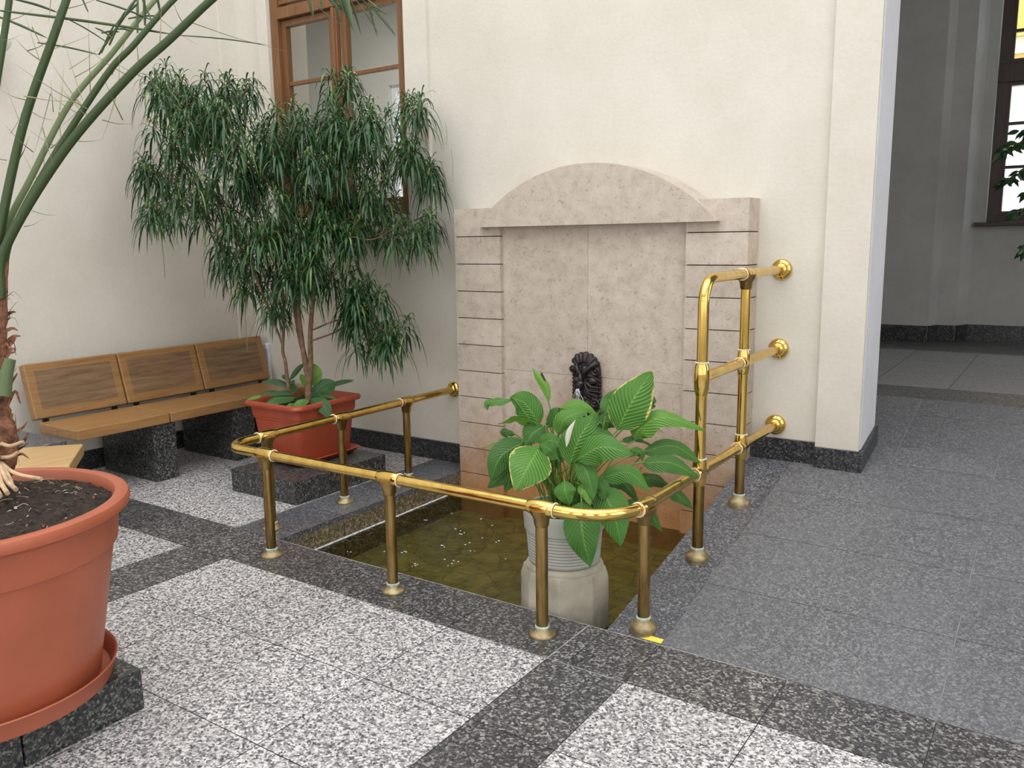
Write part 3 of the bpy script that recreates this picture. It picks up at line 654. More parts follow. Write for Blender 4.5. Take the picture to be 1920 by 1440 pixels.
# ------------------------------------------------------------------ stone fountain
def build_fountain():
    fo = thing('wall_fountain', (3.16, 0, -0.27), 'beige limestone wall fountain with an arched top standing in the pool', 'fountain')
    D, TOP, CH, G = 0.168, 1.708, 0.1708, 0.0055
    for a, c in ((2.214, 2.562), (3.772, 4.109)):
        b = MB(); b.box(a+0.005, c-0.005, -D+0.012, -0.001, -0.27, TOP-0.01, 1)
        k = 0
        z1 = TOP
        while z1 > -0.25:
            z0 = z1-CH
            b.box(a, c, -D, -0.0015, z0+G/2 if k < 20 else z0, z1-(G/2 if k else 0), 0, rng.random()); z1 = z0; k += 1
        b.build('pillar', [M['stone'], M['stone_joint']], fo)
    b = MB(); yp = -0.136; g2 = 0.001
    b.box(2.562, 3.772, yp+0.006, -0.001, -0.27, 1.62, 1)
    b.box(2.562, 3.16-g2, yp, -0.01, 0.709+g2, 1.62, 0, 0.3); b.box(3.16+g2, 3.772, yp, -0.01, 0.709+g2, 1.62, 0, 0.8)
    b.box(2.562, 3.16-g2/2, yp, -0.01, -0.27, 0.709-g2, 0, 0.5); b.box(3.16+g2/2, 3.772, yp, -0.01, -0.27, 0.709-g2, 0, 0.5)
    b.build('back_panel', [M['stone'], M['stone_seam']], fo)
    b = MB(); b.box(2.562, 3.772, -0.15, -0.001, 1.62, TOP, 0); b.build('lintel', M['stone_clean'], fo)
    # segmental arch slab
    x0, x1, zb, h = 2.425, 3.957, 1.592, 0.332; c = (x1-x0)/2; R = (c*c+h*h)/(2*h); cx, cz = (x0+x1)/2, zb+h-R
    a0 = math.asin(c/R); pts = [(cx+R*math.sin(-a0+2*a0*k/48), cz+R*math.cos(-a0+2*a0*k/48)) for k in range(49)]
    pts = [(x0, zb-0.0)]+[(x, z+0.006) for x, z in pts]+[(x1, zb-0.0)]
    n = len(pts); b = MB(); yf = -0.222
    b.add([(x, yf, z) for x, z in pts]+[(x, -0.0012, z) for x, z in pts], [tuple(range(n)), tuple(range(n, 2*n))[::-1]]+[(i, n+i, n+(i+1) % n, (i+1) % n) for i in range(n)], 0, False)
    b.build('arch_slab', M['stone_clean'], fo)
    # bronze mask spout
    zz = lambda v: 0.85-(v-220)*0.000312
    xx = lambda u: 3.166+(u-610)*0.00035
    y0 = -0.136; m_ = MB(); DP = 0.78
    def E(u, v, ru, rv, d, rd, rot=0): m_.ell((xx(u), y0-d*DP, zz(v)), (ru*0.00035, rd*DP, rv*0.000312), rot, 10)
    def Tb(p, r, d): m_.tube(smooth_path([(xx(u), y0-dd*DP, zz(v)) for (u, v), dd in zip(p, d)], 5), [q*0.00033 for q in (r if isinstance(r, list) else [r]*(5*(len(p)-1)+1))], 8)
    E(612, 780, 262, 560, 0.01, 0.050); E(612, 560, 255, 310, 0.015, 0.050); E(612, 1150, 235, 320, 0.02, 0.045)
    for (u, v) in ((440, 285), (385, 365), (520, 250), (605, 235), (700, 265), (765, 325), (815, 400)):     # leafy crest
        Tb([((u+600)/2, (v+540)/2), (u*0.7+600*0.3, v*0.7+520*0.3), (u, v)], [36+i*2.4 for i in range(11)], (0.062, 0.058, 0.040)); E(u, v, 52, 52, 0.036, 0.022)
    Tb([(430, 470), (480, 510), (530, 600)], 42, (0.055, 0.075, 0.075)); Tb([(610, 600), (690, 500), (820, 400)], 46, (0.080, 0.075, 0.05))  # brows
    E(460, 500, 60, 70, 0.06, 0.026); E(620, 510, 70, 75, 0.065, 0.028)
    for u, v, R_ in ((372, 530, 50), (800, 545, 66), (790, 1150, 68), (420, 1170, 50)):                      # scrolls
        m_.tube([(xx(u+R_*math.cos(t)), y0-0.050*DP, zz(v+R_*math.sin(t))) for t in [2*PI*k/18 for k in range(18)]], 0.0075, 8, closed=True); E(u, v, 32, 32, 0.052, 0.018)
    E(470, 645, 42, 26, 0.060, 0.014); E(690, 655, 55, 26, 0.060, 0.014)                                       # eyes
    Tb([(420, 625), (470, 610), (520, 640)], 13, (0.06, 0.07, 0.066)); Tb([(630, 640), (690, 622), (760, 650)], 14, (0.066, 0.072, 0.06)); Tb([(630, 665), (690, 690), (755, 665)], 12, (0.062, 0.068, 0.056))
    E(555, 700, 48, 115, 0.072, 0.030); E(555, 775, 70, 42, 0.082, 0.026)                                      # nose
    E(450, 740, 70, 80, 0.050, 0.026); E(740, 735, 90, 75, 0.050, 0.026)                                       # cheeks
    m_.tube([(xx(548), y0-0.06, zz(835)), (xx(548), y0-0.098, zz(845))], 0.022, 12)                            # spout lip
    for k, (a, bq, c_) in enumerate((((620, 790), (680, 900), (850, 935)), ((630, 800), (700, 960), (840, 1025)), ((630, 830), (690, 1010), (770, 1075)), ((650, 770), (740, 830), (870, 860)),
                                     ((500, 800), (440, 900), (390, 930)), ((500, 820), (450, 960), (400, 1030)), ((505, 850), (460, 1000), (430, 1080)), ((620, 860), (640, 980), (690, 1080)))):
        Tb([a, bq, c_], 20, (0.07, 0.072, 0.042))
    for u, v, r_ in ((520, 960, 50), (600, 990, 45), (500, 1050, 60), (600, 1080, 60), (540, 1160, 70), (640, 1180, 60), (470, 1230, 50), (560, 1280, 70), (700, 1290, 60), (620, 1380, 80), (540, 1420, 60), (740, 1380, 50)):
        E(u, v, r_, r_*1.3, 0.052, 0.024)
    for k in range(9):                                                                                          # side leaf scallops
        E(360 if k < 8 else 380, 640+k*72, 26, 34, 0.028, 0.016); E(868, 660+k*72, 26, 34, 0.028, 0.016)
    o = m_.build('mask_spout', M['bronze'], fo, label='dark bronze bearded grotesque mask spout')
    r_ = o.modifiers.new('remesh', 'REMESH'); r_.mode = 'VOXEL'; r_.voxel_size = 0.0026; r_.use_smooth_shade = True
    w = MB()
    for k in range(11):
        x = 3.145+0.010*math.sin(k*2.1); dx = rng.uniform(-.045, .045)
        w.tube(smooth_path([(x, y0-0.095, 0.652), (x+dx*.4, y0-0.100, 0.625), (x+dx, y0-0.082-0.006*(k % 3), 0.57), (x+dx*1.4, y0-0.078, 0.50), (x+dx*1.4, y0-0.075, 0.40)], 5), [0.0005+0.0006*((k*7+q_) % 3) for q_ in range(21)], 6)
    w.build('water_trickle', M['wetwater'], fo, label='white trickle of water over the beard')
build_fountain()

# ------------------------------------------------------------------ brass railing
def build_railing():
    R = 0.0235
    ro = thing('brass_railing', (3.14, YF, 0), 'polished brass pipe railing around the pool, stepping up on the right', 'railing')
    b = MB(); b.tube(rounded([(XLR, -0.004, H1), (XLR, YF, H1), (XRR, YF, H1), (XRR, -0.004, H1)], [0.13, 0.22], 12), R, 20); b.build('lower_rail', M['brass'], ro)
    b = MB(); b.tube([(XRR, -1.10, H2), (XRR, -0.004, H2)], R, 20); b.build('middle_rail', M['brass'], ro)
    ry2, ry3 = -1.10, -0.566
    b = MB(); b.tube(rounded([(XRR, ry2, rz(ry2)+0.01), (XRR, ry2, H3), (XRR, -0.004, H3)], [0.11], 12), R, 20); b.build('upper_rail', M['brass'], ro)
    def flange(x, y, z, parent, tall=0.0):
        f = MB(); f.lathe([(0.0, z-0.003-0.02*(tall > 0)), (0.050, z-0.003-0.02*(tall > 0)), (0.052, z+0.004), (0.051, z+0.010+tall*0.8), (0.046, z+0.014+tall*0.85), (0.033, z+0.022+tall), (0.029, z+0.034+tall), (0.0, z+0.034+tall)], 28, (x, y, 0), 0)
        o = f.build('base_flange', M['brass_dull'], parent)
        c = MB(); c.lathe([(0.024, z+0.030+tall), (0.0285, z+0.034+tall), (0.0285, z+0.040+tall), (0.024, z+0.043+tall)], 24, (x, y, 0)); c.build('sealant_ring', M['verdigris'], parent)
    posts = [(2.36, YF, 0, H1, 0), (3.152, YF, 0, H1, 0), (3.92, YF, 0, H1, 0), (XLR, -1.609, 0, H1, 0), (XLR, -1.07, 0, H1, 0), (XLR, -0.50, 0, H1, 0),
             (XRR, -1.648, rz(-1.648), H1, 0.016), (XRR, ry2, rz(ry2), H1, 0.016), (XRR, ry3, rz(ry3), H1, 0.016)]
    for i, (x, y, z, h, tl) in enumerate(posts):
        b = MB(); b.tube([(x, y, z+0.004), (x, y, h)], R, 20)
        p = b.build('post', M['brass_old'], ro)
        flange(x, y, z, p, tl)
    # third post tall section
    b = MB(); b.tube([(XRR, ry3, H1), (XRR, ry3, H3)], R, 20); b.build('tall_post', M['brass'], ro)
    def ring(mb, c, ax):
        c = Vector(c); ax = Vector(ax); u = ax.orthogonal().normalized(); w = ax.cross(u)
        mb.tube([c+(u*math.cos(t)+w*math.sin(t))*0.0275 for t in [2*PI*k/24 for k in range(24)]], 0.0026, 6, closed=True)
    def tee(c, ax, down=True, vert=False, hx=0.058):
        c = Vector(c); ax = Vector(ax); f = MB(); r0 = 0.0285
        f.tube([c-ax*hx, c-ax*(hx-0.006), c-ax*(hx-0.03), c+ax*(hx-0.03), c+ax*(hx-0.006), c+ax*hx], [0.0245, 0.0275, 0.0305, 0.0305, 0.0275, 0.0245], 22)
        if down: f.tube([c+Vector((0, 0, -0.004)), c+Vector((0, 0, -0.022)), c+Vector((0, 0, -0.040)), c+Vector((0, 0, -0.065)), c+Vector((0, 0, -0.072))], [0.046, 0.042, 0.031, 0.0285, 0.0245], 22, 1)
        if vert: f.tube([c-Vector((0, 0, hx)), c-Vector((0, 0, hx-0.03)), c+Vector((0, 0, hx-0.03)), c+Vector((0, 0, hx))], [0.0255, 0.0310, 0.0310, 0.0255], 22)
        o = f.build('tee_fitting', [M['brass'], M['brass_old']], ro)
        g_ = MB(); ring(g_, c+ax*(hx+0.002), ax); g_.build('sealant_ring', M['caulk'], o)
        if vert: g_ = MB(); ring(g_, c+Vector((0, 0, hx+0.002)), (0, 0, 1)); g_.build('sealant_ring', M['caulk'], o)
    for x in (2.36, 3.152, 3.92): tee((x, YF, H1), (1, 0, 0))
    for y in (-1.609, -1.07, -0.50): tee((XLR, y, H1), (0, -1, 0))
    tee((XRR, -1.648, H1), (0, -1, 0)); tee((XRR, ry2, H1), (0, -1, 0), False, True); tee((XRR, ry3, H1), (0, -1, 0), False, True)
    tee((XRR, ry3, H2), (0, -1, 0), False, True); tee((XRR, ry3, H3), (0, -1, 0), True)
    f = MB(); c = Vector((XRR, ry2, H2)); f.tube([c+Vector((0, 0, k)) for k in (-0.075, -0.045, 0.0, 0.045, 0.062)], [0.0250, 0.0320, 0.0335, 0.0310, 0.0250], 22)
    f.tube([c, c+Vector((0, 0.05, 0))], [0.03, 0.0255], 20)
    o = f.build('tee_fitting', M['brass'], ro); g_ = MB(); ring(g_, c+Vector((0, 0, 0.066)), (0, 0, 1)); g_.build('sealant_ring', M['caulk'], o)
    for (x, z) in ((XLR, H1), (XRR, H1), (XRR, H2), (XRR, H3)):
        f = MB(); f.lathe([(0.0, 0), (0.053, 0), (0.055, 0.008), (0.050, 0.018), (0.038, 0.024), (0.036, 0.034), (0.031, 0.040), (0.024, 0.044), (0.0, 0.044)], 28, (x, -0.0005, z), axis=(0, -1, 0)); f.build('wall_flange', M['brass'], ro)
build_railing()

# ------------------------------------------------------------------ bench
def build_bench():
    bo = thing('bench', (0.4, -1.0, 0), 'long oak bench with three panelled backrests on granite blocks by the left wall', 'bench')
    ysd = [-1.905, -1.290, -0.680, -0.07]
    for k in range(3):
        y0, y1 = ysd[k]+0.004, ysd[k+1]-0.004
        # tilted backrest in local frame: bottom (x.235,z.455) top (x.125,z.785)
        A = Vector((0.255, 0, 0.455)); Bp = Vector((0.165, 0, 0.795)); n = Vector((Bp.z-A.z, 0, -(Bp.x-A.x))).normalized(); th = 0.062
        P_ = lambda s_, y, d: A.lerp(Bp, s_)+Vector((0, y, 0))+n*d
        b = MB()
        c = [(0, y0), (0, y1), (1, y1), (1, y0)]
        b.add([P_(s_, y, 0) for s_, y in c]+[P_(s_, y, -th) for s_, y in c], [(0, 1, 2, 3), (7, 6, 5, 4), (0, 4, 5, 1), (1, 5, 6, 2), (2, 6, 7, 3), (3, 7, 4, 0)])
        bk = b.build('backrest', M['oak'], bo, bevel=0.009)
        b = MB(); m_ = 0.055; bw = 0.17
        c = [(bw, y0+m_), (bw, y1-m_), (1-bw*0.8, y1-m_), (1-bw*0.8, y0+m_)]
        b.add([P_(s_, y, 0.0012) for s_, y in c]+[P_(s_, y, -0.01) for s_, y in c], [(0, 1, 2, 3), (0, 4, 5, 1), (1, 5, 6, 2), (2, 6, 7, 3), (3, 7, 4, 0)])
        b.build('inset_panel', M['oak_panel'], bk)
        b = MB(); b.box(0.285, 0.722, y0, y1, 0.376, 0.440); b.build('seat', M['oak_seat'], bo, bevel=0.006)
        for y in (y0+0.075, y1-0.075):
            b = MB(); b.box(0.212, 0.228, y-0.017, y+0.017, 0.36, 0.475); b.box(0.212, 0.40, y-0.017, y+0.017, 0.362, 0.376); b.build('bracket', M['black'], bo)
    for y0, y1 in ((-1.408, -1.245), (-0.79, -0.61), (-0.30, -0.12)):
        b = MB(); b.box(0.10, 0.70, y0, y1, 0, 0.375); b.build('leg_block', M['granite_block'], bo, bevel=0.003)
    # angled neighbour
    b2 = thing('bench', (0.9, -2.5, 0), 'pale oak angled bench end behind the big round pot', 'bench')
    A = Vector((1.069, -2.057)); B = Vector((1.455, -2.342)); d = Vector((-0.68, -0.73)).normalized()
    def poly(i, L0, L1, w0=0, w1=1):
        p, q = A.lerp(B, w0), A.lerp(B, w1); return [tuple(p+d*L0), tuple(q+d*L0), tuple(q+d*L1), tuple(p+d*L1)][::-1]
    b = MB(); b.prism(poly(0, 0, 0.62), 0.376, 0.44); b.build('seat', M['oak_pale'], b2, bevel=0.006)
    b = MB(); b.prism(poly(0, 0.626, 1.05), 0.376, 0.44); b.build('seat', M['oak_pale'], b2, bevel=0.006)
    b = MB(); b.prism(poly(0, 0.05, 0.22, 0.04, 0.96), 0.0, 0.376); b.build('leg_block', M['granite_block'], b2, bevel=0.003)
    b = MB(); b.prism(poly(0, 0.80, 0.97, 0.04, 0.96), 0.0, 0.376); b.build('leg_block', M['granite_block'], b2, bevel=0.003)
    b = MB(); b.box(0.10, 0.62, -2.14, -1.915, 0, 0.372); b.build('granite_block', M['granite_kerb'], org=(0.42, -1.97, 0), bevel=0.003, label='grey granite corner block between the two benches', cat='stone block')
build_bench()

# white duct on the wall
b = MB(); b.box(0.135, 0.185, -0.032, -0.0005, 0.30, 0.69); c = b.build('cable_duct', M['white_metal'], org=(0.16, -0.01, 0.3), bevel=0.003, label='white vertical cable duct on the wall behind the bench end', cat='cable duct')
e = MB(); e.box(0.131, 0.189, -0.037, -0.0005, 0.675, 0.722); e.build('end_cap', M['white_metal'], c, bevel=0.006)
# tape
p = [on_z(1207, 1195, 0.001), on_z(1242, 1203, 0.001)]
b = MB(); b.prism([(4.235, -1.698), (4.335, -1.698), (4.335, -1.672), (4.235, -1.672)], lambda x, y: rz(y)+0.0005, lambda x, y: rz(y)+0.0022); b.build('tape_strip', M['yellow'], org=(4.28, -1.685, 0), label='short yellow tape strip stuck at the foot of the ramp', cat='tape')
# wall lamp
lp = thing('wall_lamp', (0.0, -1.77, 2.66), 'white globe wall lamp half hidden at the upper left edge', 'lamp')
b = MB(); b.ell((0.14, -1.826, 2.715), (0.075, 0.075, 0.075), 0, 16); b.build('globe', M['globe'], lp)
b = MB(); b.lathe([(0.0, 2.46), (0.02, 2.465), (0.026, 2.49), (0.016, 2.515), (0.024, 2.54), (0.028, 2.56), (0.016, 2.585), (0.026, 2.61), (0.03, 2.63), (0.02, 2.65), (0.0, 2.655)], 20, (0.10, -1.85, 0)); b.tube([(0.0, -1.85, 2.5), (0.10, -1.85, 2.5)], 0.012, 10); b.build('turned_stem', M['lampwood'], lp)

# ------------------------------------------------------------------ soil helper
def soil_disk(name, inside, cx, cy, rx, ry, z, parent, n=70, amp=0.012, mound=0.02, seed=1, chips=60, fib=20, chs=0.010):
    rg = random.Random(seed); b = MB(); g_ = n; idx = {}; vs = []; fs = []
    for j in range(g_+1):
        for i in range(g_+1):
            u, v = -1+2*i/g_, -1+2*j/g_
            if inside == 'round':   # square to disc
                x, y = u*math.sqrt(1-v*v/2), v*math.sqrt(1-u*u/2)
            else: x, y = u, v
            rr = math.sqrt(x*x+y*y)
            h = amp*(noise.noise(Vector((x*9, y*9, seed)))+0.6*noise.noise(Vector((x*28, y*28, seed)))+0.35*noise.noise(Vector((x*60, y*60, seed))))+mound*(1-min(1, rr)**2)
            vs.append((cx+x*rx, cy+y*ry, z+h))
    for j in range(g_):
        for i in range(g_): fs.append((j*(g_+1)+i, j*(g_+1)+i+1, (j+1)*(g_+1)+i+1, (j+1)*(g_+1)+i))
    b.add(vs, fs, 0, False)
    for k in range(chips):
        a = rg.uniform(0, 2*PI); r = math.sqrt(rg.random())*0.93; x, y = cx+r*math.cos(a)*rx, cy+r*math.sin(a)*ry
        zz_ = z+mound*(1-r*r)+0.003; s_ = chs*rg.uniform(0.3, 1.2); an = rg.uniform(0, PI)
        ca, sa = math.cos(an)*s_, math.sin(an)*s_
        b.add([(x-ca, y-sa, zz_), (x+sa*.4, y-ca*.4, zz_+s_*.5), (x+ca, y+sa, zz_+s_*.2), (x-sa*.4, y+ca*.4, zz_-s_*.1), (x, y, zz_+s_*0.6)], [(0, 1, 4), (1, 2, 4), (2, 3, 4), (3, 0, 4)], 1 if rg.random() < 0.75 else 2)
    for k in range(fib):
        a = rg.uniform(0, 2*PI); r = math.sqrt(rg.random())*0.85; x, y = cx+r*math.cos(a)*rx, cy+r*math.sin(a)*ry; zz_ = z+mound*(1-r*r)+0.008
        an = rg.uniform(0, 2*PI); L = rg.uniform(.015, .05)
        b.tube(smooth_path([(x, y, zz_), (x+math.cos(an)*L*.5, y+math.sin(an)*L*.5, zz_+rg.uniform(0, .008)), (x+math.cos(an+.6)*L, y+math.sin(an+.6)*L, zz_-0.002)], 3), 0.0008, 4, 2)
    return b.build(name, [M['soil'], M['chip'], M['fibre']], parent)

# ------------------------------------------------------------------ big round pot with the palm
PX, PY = 2.812, -3.358
def build_palm():
    sl = MB(); sl.box(2.54, 3.085, -3.394, -3.017, 0, 0.14); sl.build('plinth_slab', M['granite_block'], org=(2.7, -3.2, 0), bevel=0.002, label='dark granite slab under the back half of the big round pot', cat='stone slab', group='slabs under the big round pot')
    sl = MB(); sl.box(2.54, 3.085, -3.72, -3.400, 0, 0.14); sl.build('plinth_slab', M['granite_block'], org=(2.7, -3.6, 0), bevel=0.002, label='dark granite slab at the lower left edge, nearest slab under the big round pot', cat='stone slab', group='slabs under the big round pot')
    po = thing('potted_palm', (PX, PY, 0.14), 'tall spiny palm in a big round terracotta pot at the left edge', 'potted plant')
    b = MB(); b.lathe([(0.0, 0.142), (0.342, 0.142), (0.352, 0.146), (0.366, 0.200), (0.370, 0.204), (0.367, 0.208), (0.361, 0.204), (0.345, 0.152), (0.0, 0.150)], 96, (PX, PY, 0)); b.build('saucer', M['terracotta'], po)
    b = MB(); b.lathe([(0.0, 0.151), (0.306, 0.151), (0.318, 0.160), (0.390, 0.575), (0.392, 0.586), (0.403, 0.591), (0.405, 0.600), (0.413, 0.684), (0.416, 0.694), (0.430, 0.697), (0.446, 0.707), (0.450, 0.722), (0.444, 0.738), (0.428, 0.744), (0.407, 0.739), (0.398, 0.724), (0.392, 0.65), (0.0, 0.65)], 128, (PX, PY, 0)); b.build('pot', M['terracotta'], po)
    soil_disk('soil', 'round', PX, PY, 0.397, 0.397, 0.706, po, n=110, amp=0.013, mound=0.035, seed=3, chips=230, fib=45, chs=0.009)
    # trunk
    tb = Vector((2.68, -3.25, 0.73)); D0 = depth_of(tb)
    b = MB(); path = [at(-14, 905, D0), at(-10, 850, D0), at(-14, 780, D0), at(-12, 720, D0), at(-8, 650, D0), at(-4, 560, D0), at(2, 480, D0)]
    pp = smooth_path(path, 6); rr = []
    for i, p in enumerate(pp):
        t = i/(len(pp)-1); rr.append(0.045+0.028*math.exp(-((t-0.22)/0.16)**2)+0.010*noise.noise(Vector((i*.8, 1, 1)))-0.022*t)
    b.tube(pp, rr, 20)
    rg = random.Random(8)
    for k in range(170):      # fibres and torn sheaths
        t = rg.random()**0.8*0.85; i = int(t*(len(pp)-1)); p = pp[i]; an = rg.uniform(0, 2*PI); o = Vector((math.cos(an), math.sin(an), 0)); r0 = rr[i]*0.9
        L = rg.uniform(.02, .06); w = rg.uniform(.001, .010) if k % 3 else 0.0012
        q = [p+o*r0, p+o*(r0+L*.5)+Vector((0, 0, L*rg.uniform(0.0, .8))), p+o*(r0+L*rg.uniform(.5, 1))+Vector((0, 0, L*rg.uniform(-.4, 1.3)))]
        b.ribbon(smooth_path(q, 3), [w*(1-0.13*j) for j in range(7)], Vector((o.y, -o.x, 0.4)), rnd=rg.random())
    b.build('trunk', M['palmbark'], po)
    b = MB(); b.tube([at(8, 742, D0-0.05), at(12, 700, D0-0.05), at(19, 673, D0-0.05)], [0.020, 0.019, 0.0165], 12, rnd=0.8); b.build('cut_leaf_base', M['palm'], po, label='cut green leaf base on the trunk')
    b = MB()
    for (p, q, r_) in ((((2, 868), (30, 888), (78, 898)), -0.09, 0.006), (((0, 872), (12, 900), (30, 918)), -0.12, 0.007), (((-6, 876), (2, 905), (14, 925)), -0.14, 0.007), (((-14, 876), (-8, 910), (0, 930)), -0.15, 0.007), (((4, 870), (18, 895), (24, 912)), -0.10, 0.005)):
        b.tube(smooth_path([at(u, v, D0+q*(0.5+0.5*k)) for k, (u, v) in enumerate(p)], 6), r_, 8)
    for (p, q, r_) in ((((0, 858), (20, 856), (34, 848)), -0.05, 0.006), (((2, 832), (20, 836), (44, 828)), -0.05, 0.006),): b.tube(smooth_path([at(u, v, D0+q) for u, v in p], 5), r_, 7)
    b.build('aerial_roots', M['root'], po)
    # leaf stalks: image path, depth offsets, radii
    stalks = [((( -6, 560), (-4, 460), (42, 240), (100, 70), (128, -10), (170, -130)), (0, 0.0, -0.02, -0.05, -0.05, -0.02), 0.0135, 0.30),
              (((0, 560), (8, 440), (60, 330), (130, 195), (210, 100), (300, -10), (420, -120)), (0.03, 0.03, 0.06, 0.10, 0.15, 0.22, 0.3), 0.010, 0.95),
              (((2, 560), (20, 445), (100, 295), (200, 140), (250, 85), (330, -5), (430, -90)), (0.0, 0.0, -0.01, -0.02, -0.02, 0.0, 0.02), 0.0105, 0.35),
              (((0, 560), (10, 465), (115, 290), (235, 150), (320, 72), (405, -8), (520, -100)), (-0.02, -0.03, -0.06, -0.10, -0.12, -0.15, -0.2), 0.0135, 0.30),
              (((-30, 420), (-12, 200), (4, 90), (20, -20), (30, -140)), (0.05, 0.05, 0.04, 0.03, 0.02), 0.0115, 0.45)]
    for pts, dz, r_, tone in stalks:
        b = MB(); P3 = smooth_path([at(u, v, D0+d) for (u, v), d in zip(pts, dz)], 8)
        b.tube(P3, [r_*(1.12-0.35*i/len(P3)) for i in range(len(P3))], 12, rnd=tone)
        b.build('leaf_stalk', M['palm'], po)
    # thorn-like lower leaflets (x0,y0,x1,y1) measured from the picture
    sg = [(342,42,323,0),(300,80,302,10),(358,42,540,97),(222,170,224,95),(245,145,165,92),(222,165,190,265),(300,35,373,85),(170,195,165,20),(268,145,200,105),
          (162,208,90,110),(180,168,112,240),(165,205,28,120),(75,115,45,20),(75,113,28,72),(52,188,0,168),(40,235,10,155),(165,218,95,112),(95,175,60,300),(155,188,110,45),
          (110,210,118,310),(45,180,155,190),(112,205,120,120),(100,210,95,150),(150,215,78,165),(80,240,100,310),(62,285,10,235),(108,275,50,240),(115,295,70,232),(82,275,82,330),(95,278,112,258),
          (170,225,105,155),(192,225,250,232),(60,395,110,403),(45,425,80,410),(130,262,190,262),(75,345,40,280),(130,130,222,60),(90,95,200,50),(60,50,82,90),(95,0,90,45),(12,300,-10,290),
          (35,300,55,255),(20,250,45,200),(148,200,112,160),(230,225,190,135),(210,140,240,60),(260,120,255,60),(8,40,62,18),(0,75,40,65),(140,145,205,100),(60,210,100,225),(52,95,96,72),(108,20,200,-10)]
    b = MB(); rg = random.Random(4)
    for x0, y0_, x1, y1_ in sg:
        d = D0+rg.uniform(-0.12, 0.12); p, q = at(x0, y0_, d), at(x1, y1_, d+rg.uniform(-0.1, 0.1)); mid = (p+q)/2+Vector((0, 0, -0.006))
        r_ = rg.uniform(0.0011, 0.0021); b.tube(smooth_path([p, mid, q], 4), [r_*(1-0.11*k) for k in range(9)], 5, rnd=rg.random()**1.3)
    b.build('leaflet_spines', M['spine'], po, kind='stuff')
    b = MB()
    for (x0, y0_, x1, y1_, w) in ((0,20,335,66,0.0042),(335,66,505,85,0.002),(-20,25,90,72,0.0040),(25,-2,110,24,0.004),(185,103,232,35,0.004),(190,100,215,45,0.0035),(228,40,258,-5,0.0045),(205,85,235,20,0.004),(258,62,258,-10,0.0045),(272,48,270,-10,0.0045),(285,40,262,-10,0.003),
                                  (300,22,292,-15,0.004),(215,50,260,5,0.005),(240,35,300,30,0.003),(180,0,290,40,0.003),(70,80,187,103,0.003),(165,22,145,-20,0.003),(190,62,225,60,0.003),(178,52,213,73,0.003),(120,32,205,82,0.0022),(245,58,218,55,0.003)):
        d = D0+rg.uniform(-0.05, 0.15); p, q = at(x0, y0_, d), at(x1, y1_, d+rg.uniform(-0.05, 0.05)); mid = (p+q)/2+Vector((0, 0, 0.004))
        b.ribbon(smooth_path([p, mid, q], 4), [w*(0.5+0.5*math.sin(PI*(0.1+0.85*k/8))) if k < 8 else w*0.1 for k in range(9)], (CAM-p).normalized(), fold=0.5, rnd=rg.uniform(0, .5))
    # hanging frond tip in front of the window
    D1 = D0+0.5
    rach = smooth_path([at(560, -60, D1), at(640, -30, D1), at(690, 0, D1), at(712, 18, D1), at(728, 30, D1)], 5)
    b.tube(rach, 0.0022, 6, rnd=0.9)
    for (x0, y0_, x1, y1_, w) in ((610,-10,637,22,.006),(618,-30,640,45,.007),(635,-20,665,62,.0085),(648,-18,664,60,.006),(575,-10,586,30,.004),(585,0,588,32,.003),(600,-5,604,18,.005),(655,-8,677,64,.0045),(668,0,709,62,.003),(690,12,708,70,.0035),(698,15,742,68,.004),
                                  (700,14,742,66,.003),(704,20,722,25,.003),(680,0,700,30,.004),(640,-15,662,55,.006),(690,8,728,28,.004),(576,0,660,64,.0015),(625,-20,650,30,.007)):
        d = D1+rg.uniform(-.06, .06); p, q = at(x0, y0_, d), at(x1, y1_, d+rg.uniform(-.03, .03))
        b.ribbon(smooth_path([p, (p+q)/2+Vector((0, 0, .004)), q], 4), [w*math.sin(PI*(0.15+0.80*k/8)) for k in range(9)], (CAM-p).normalized(), fold=0.4, rnd=rg.uniform(0.0, .5))
    b.build('leaflets', M['palm'], po, kind='stuff')
build_palm()

# ------------------------------------------------------------------ square planter with the shrub
def rrect(x0, x1, y0, y1, r, n=5):
    out = []
    for cx, cy, a0 in ((x1-r, y0+r, -PI/2), (x1-r, y1-r, 0), (x0+r, y1-r, PI/2), (x0+r, y0+r, PI)):
        for k in range(n+1): a = a0+PI/2*k/n; out.append((cx+r*math.cos(a), cy+r*math.sin(a)))
    return out
def rect_loft(b, secs, mi=0, cap0=True, cap1=True):
    # secs: (x0,x1,y0,y1,r,z)
    rings = [[(x, y, s_[5]) for x, y in rrect(*s_[:5])] for s_ in secs]; n = len(rings[0]); vs = [p for r in rings for p in r]; fs = []
    for i in range(len(rings)-1):
        for k in range(n): fs.append((i*n+k, i*n+(k+1) % n, (i+1)*n+(k+1) % n, (i+1)*n+k))
    if cap0: fs.append(tuple(range(n))[::-1])
    if cap1: fs.append(tuple((len(rings)-1)*n+k for k in range(n)))
    b.add(vs, fs, mi, True)

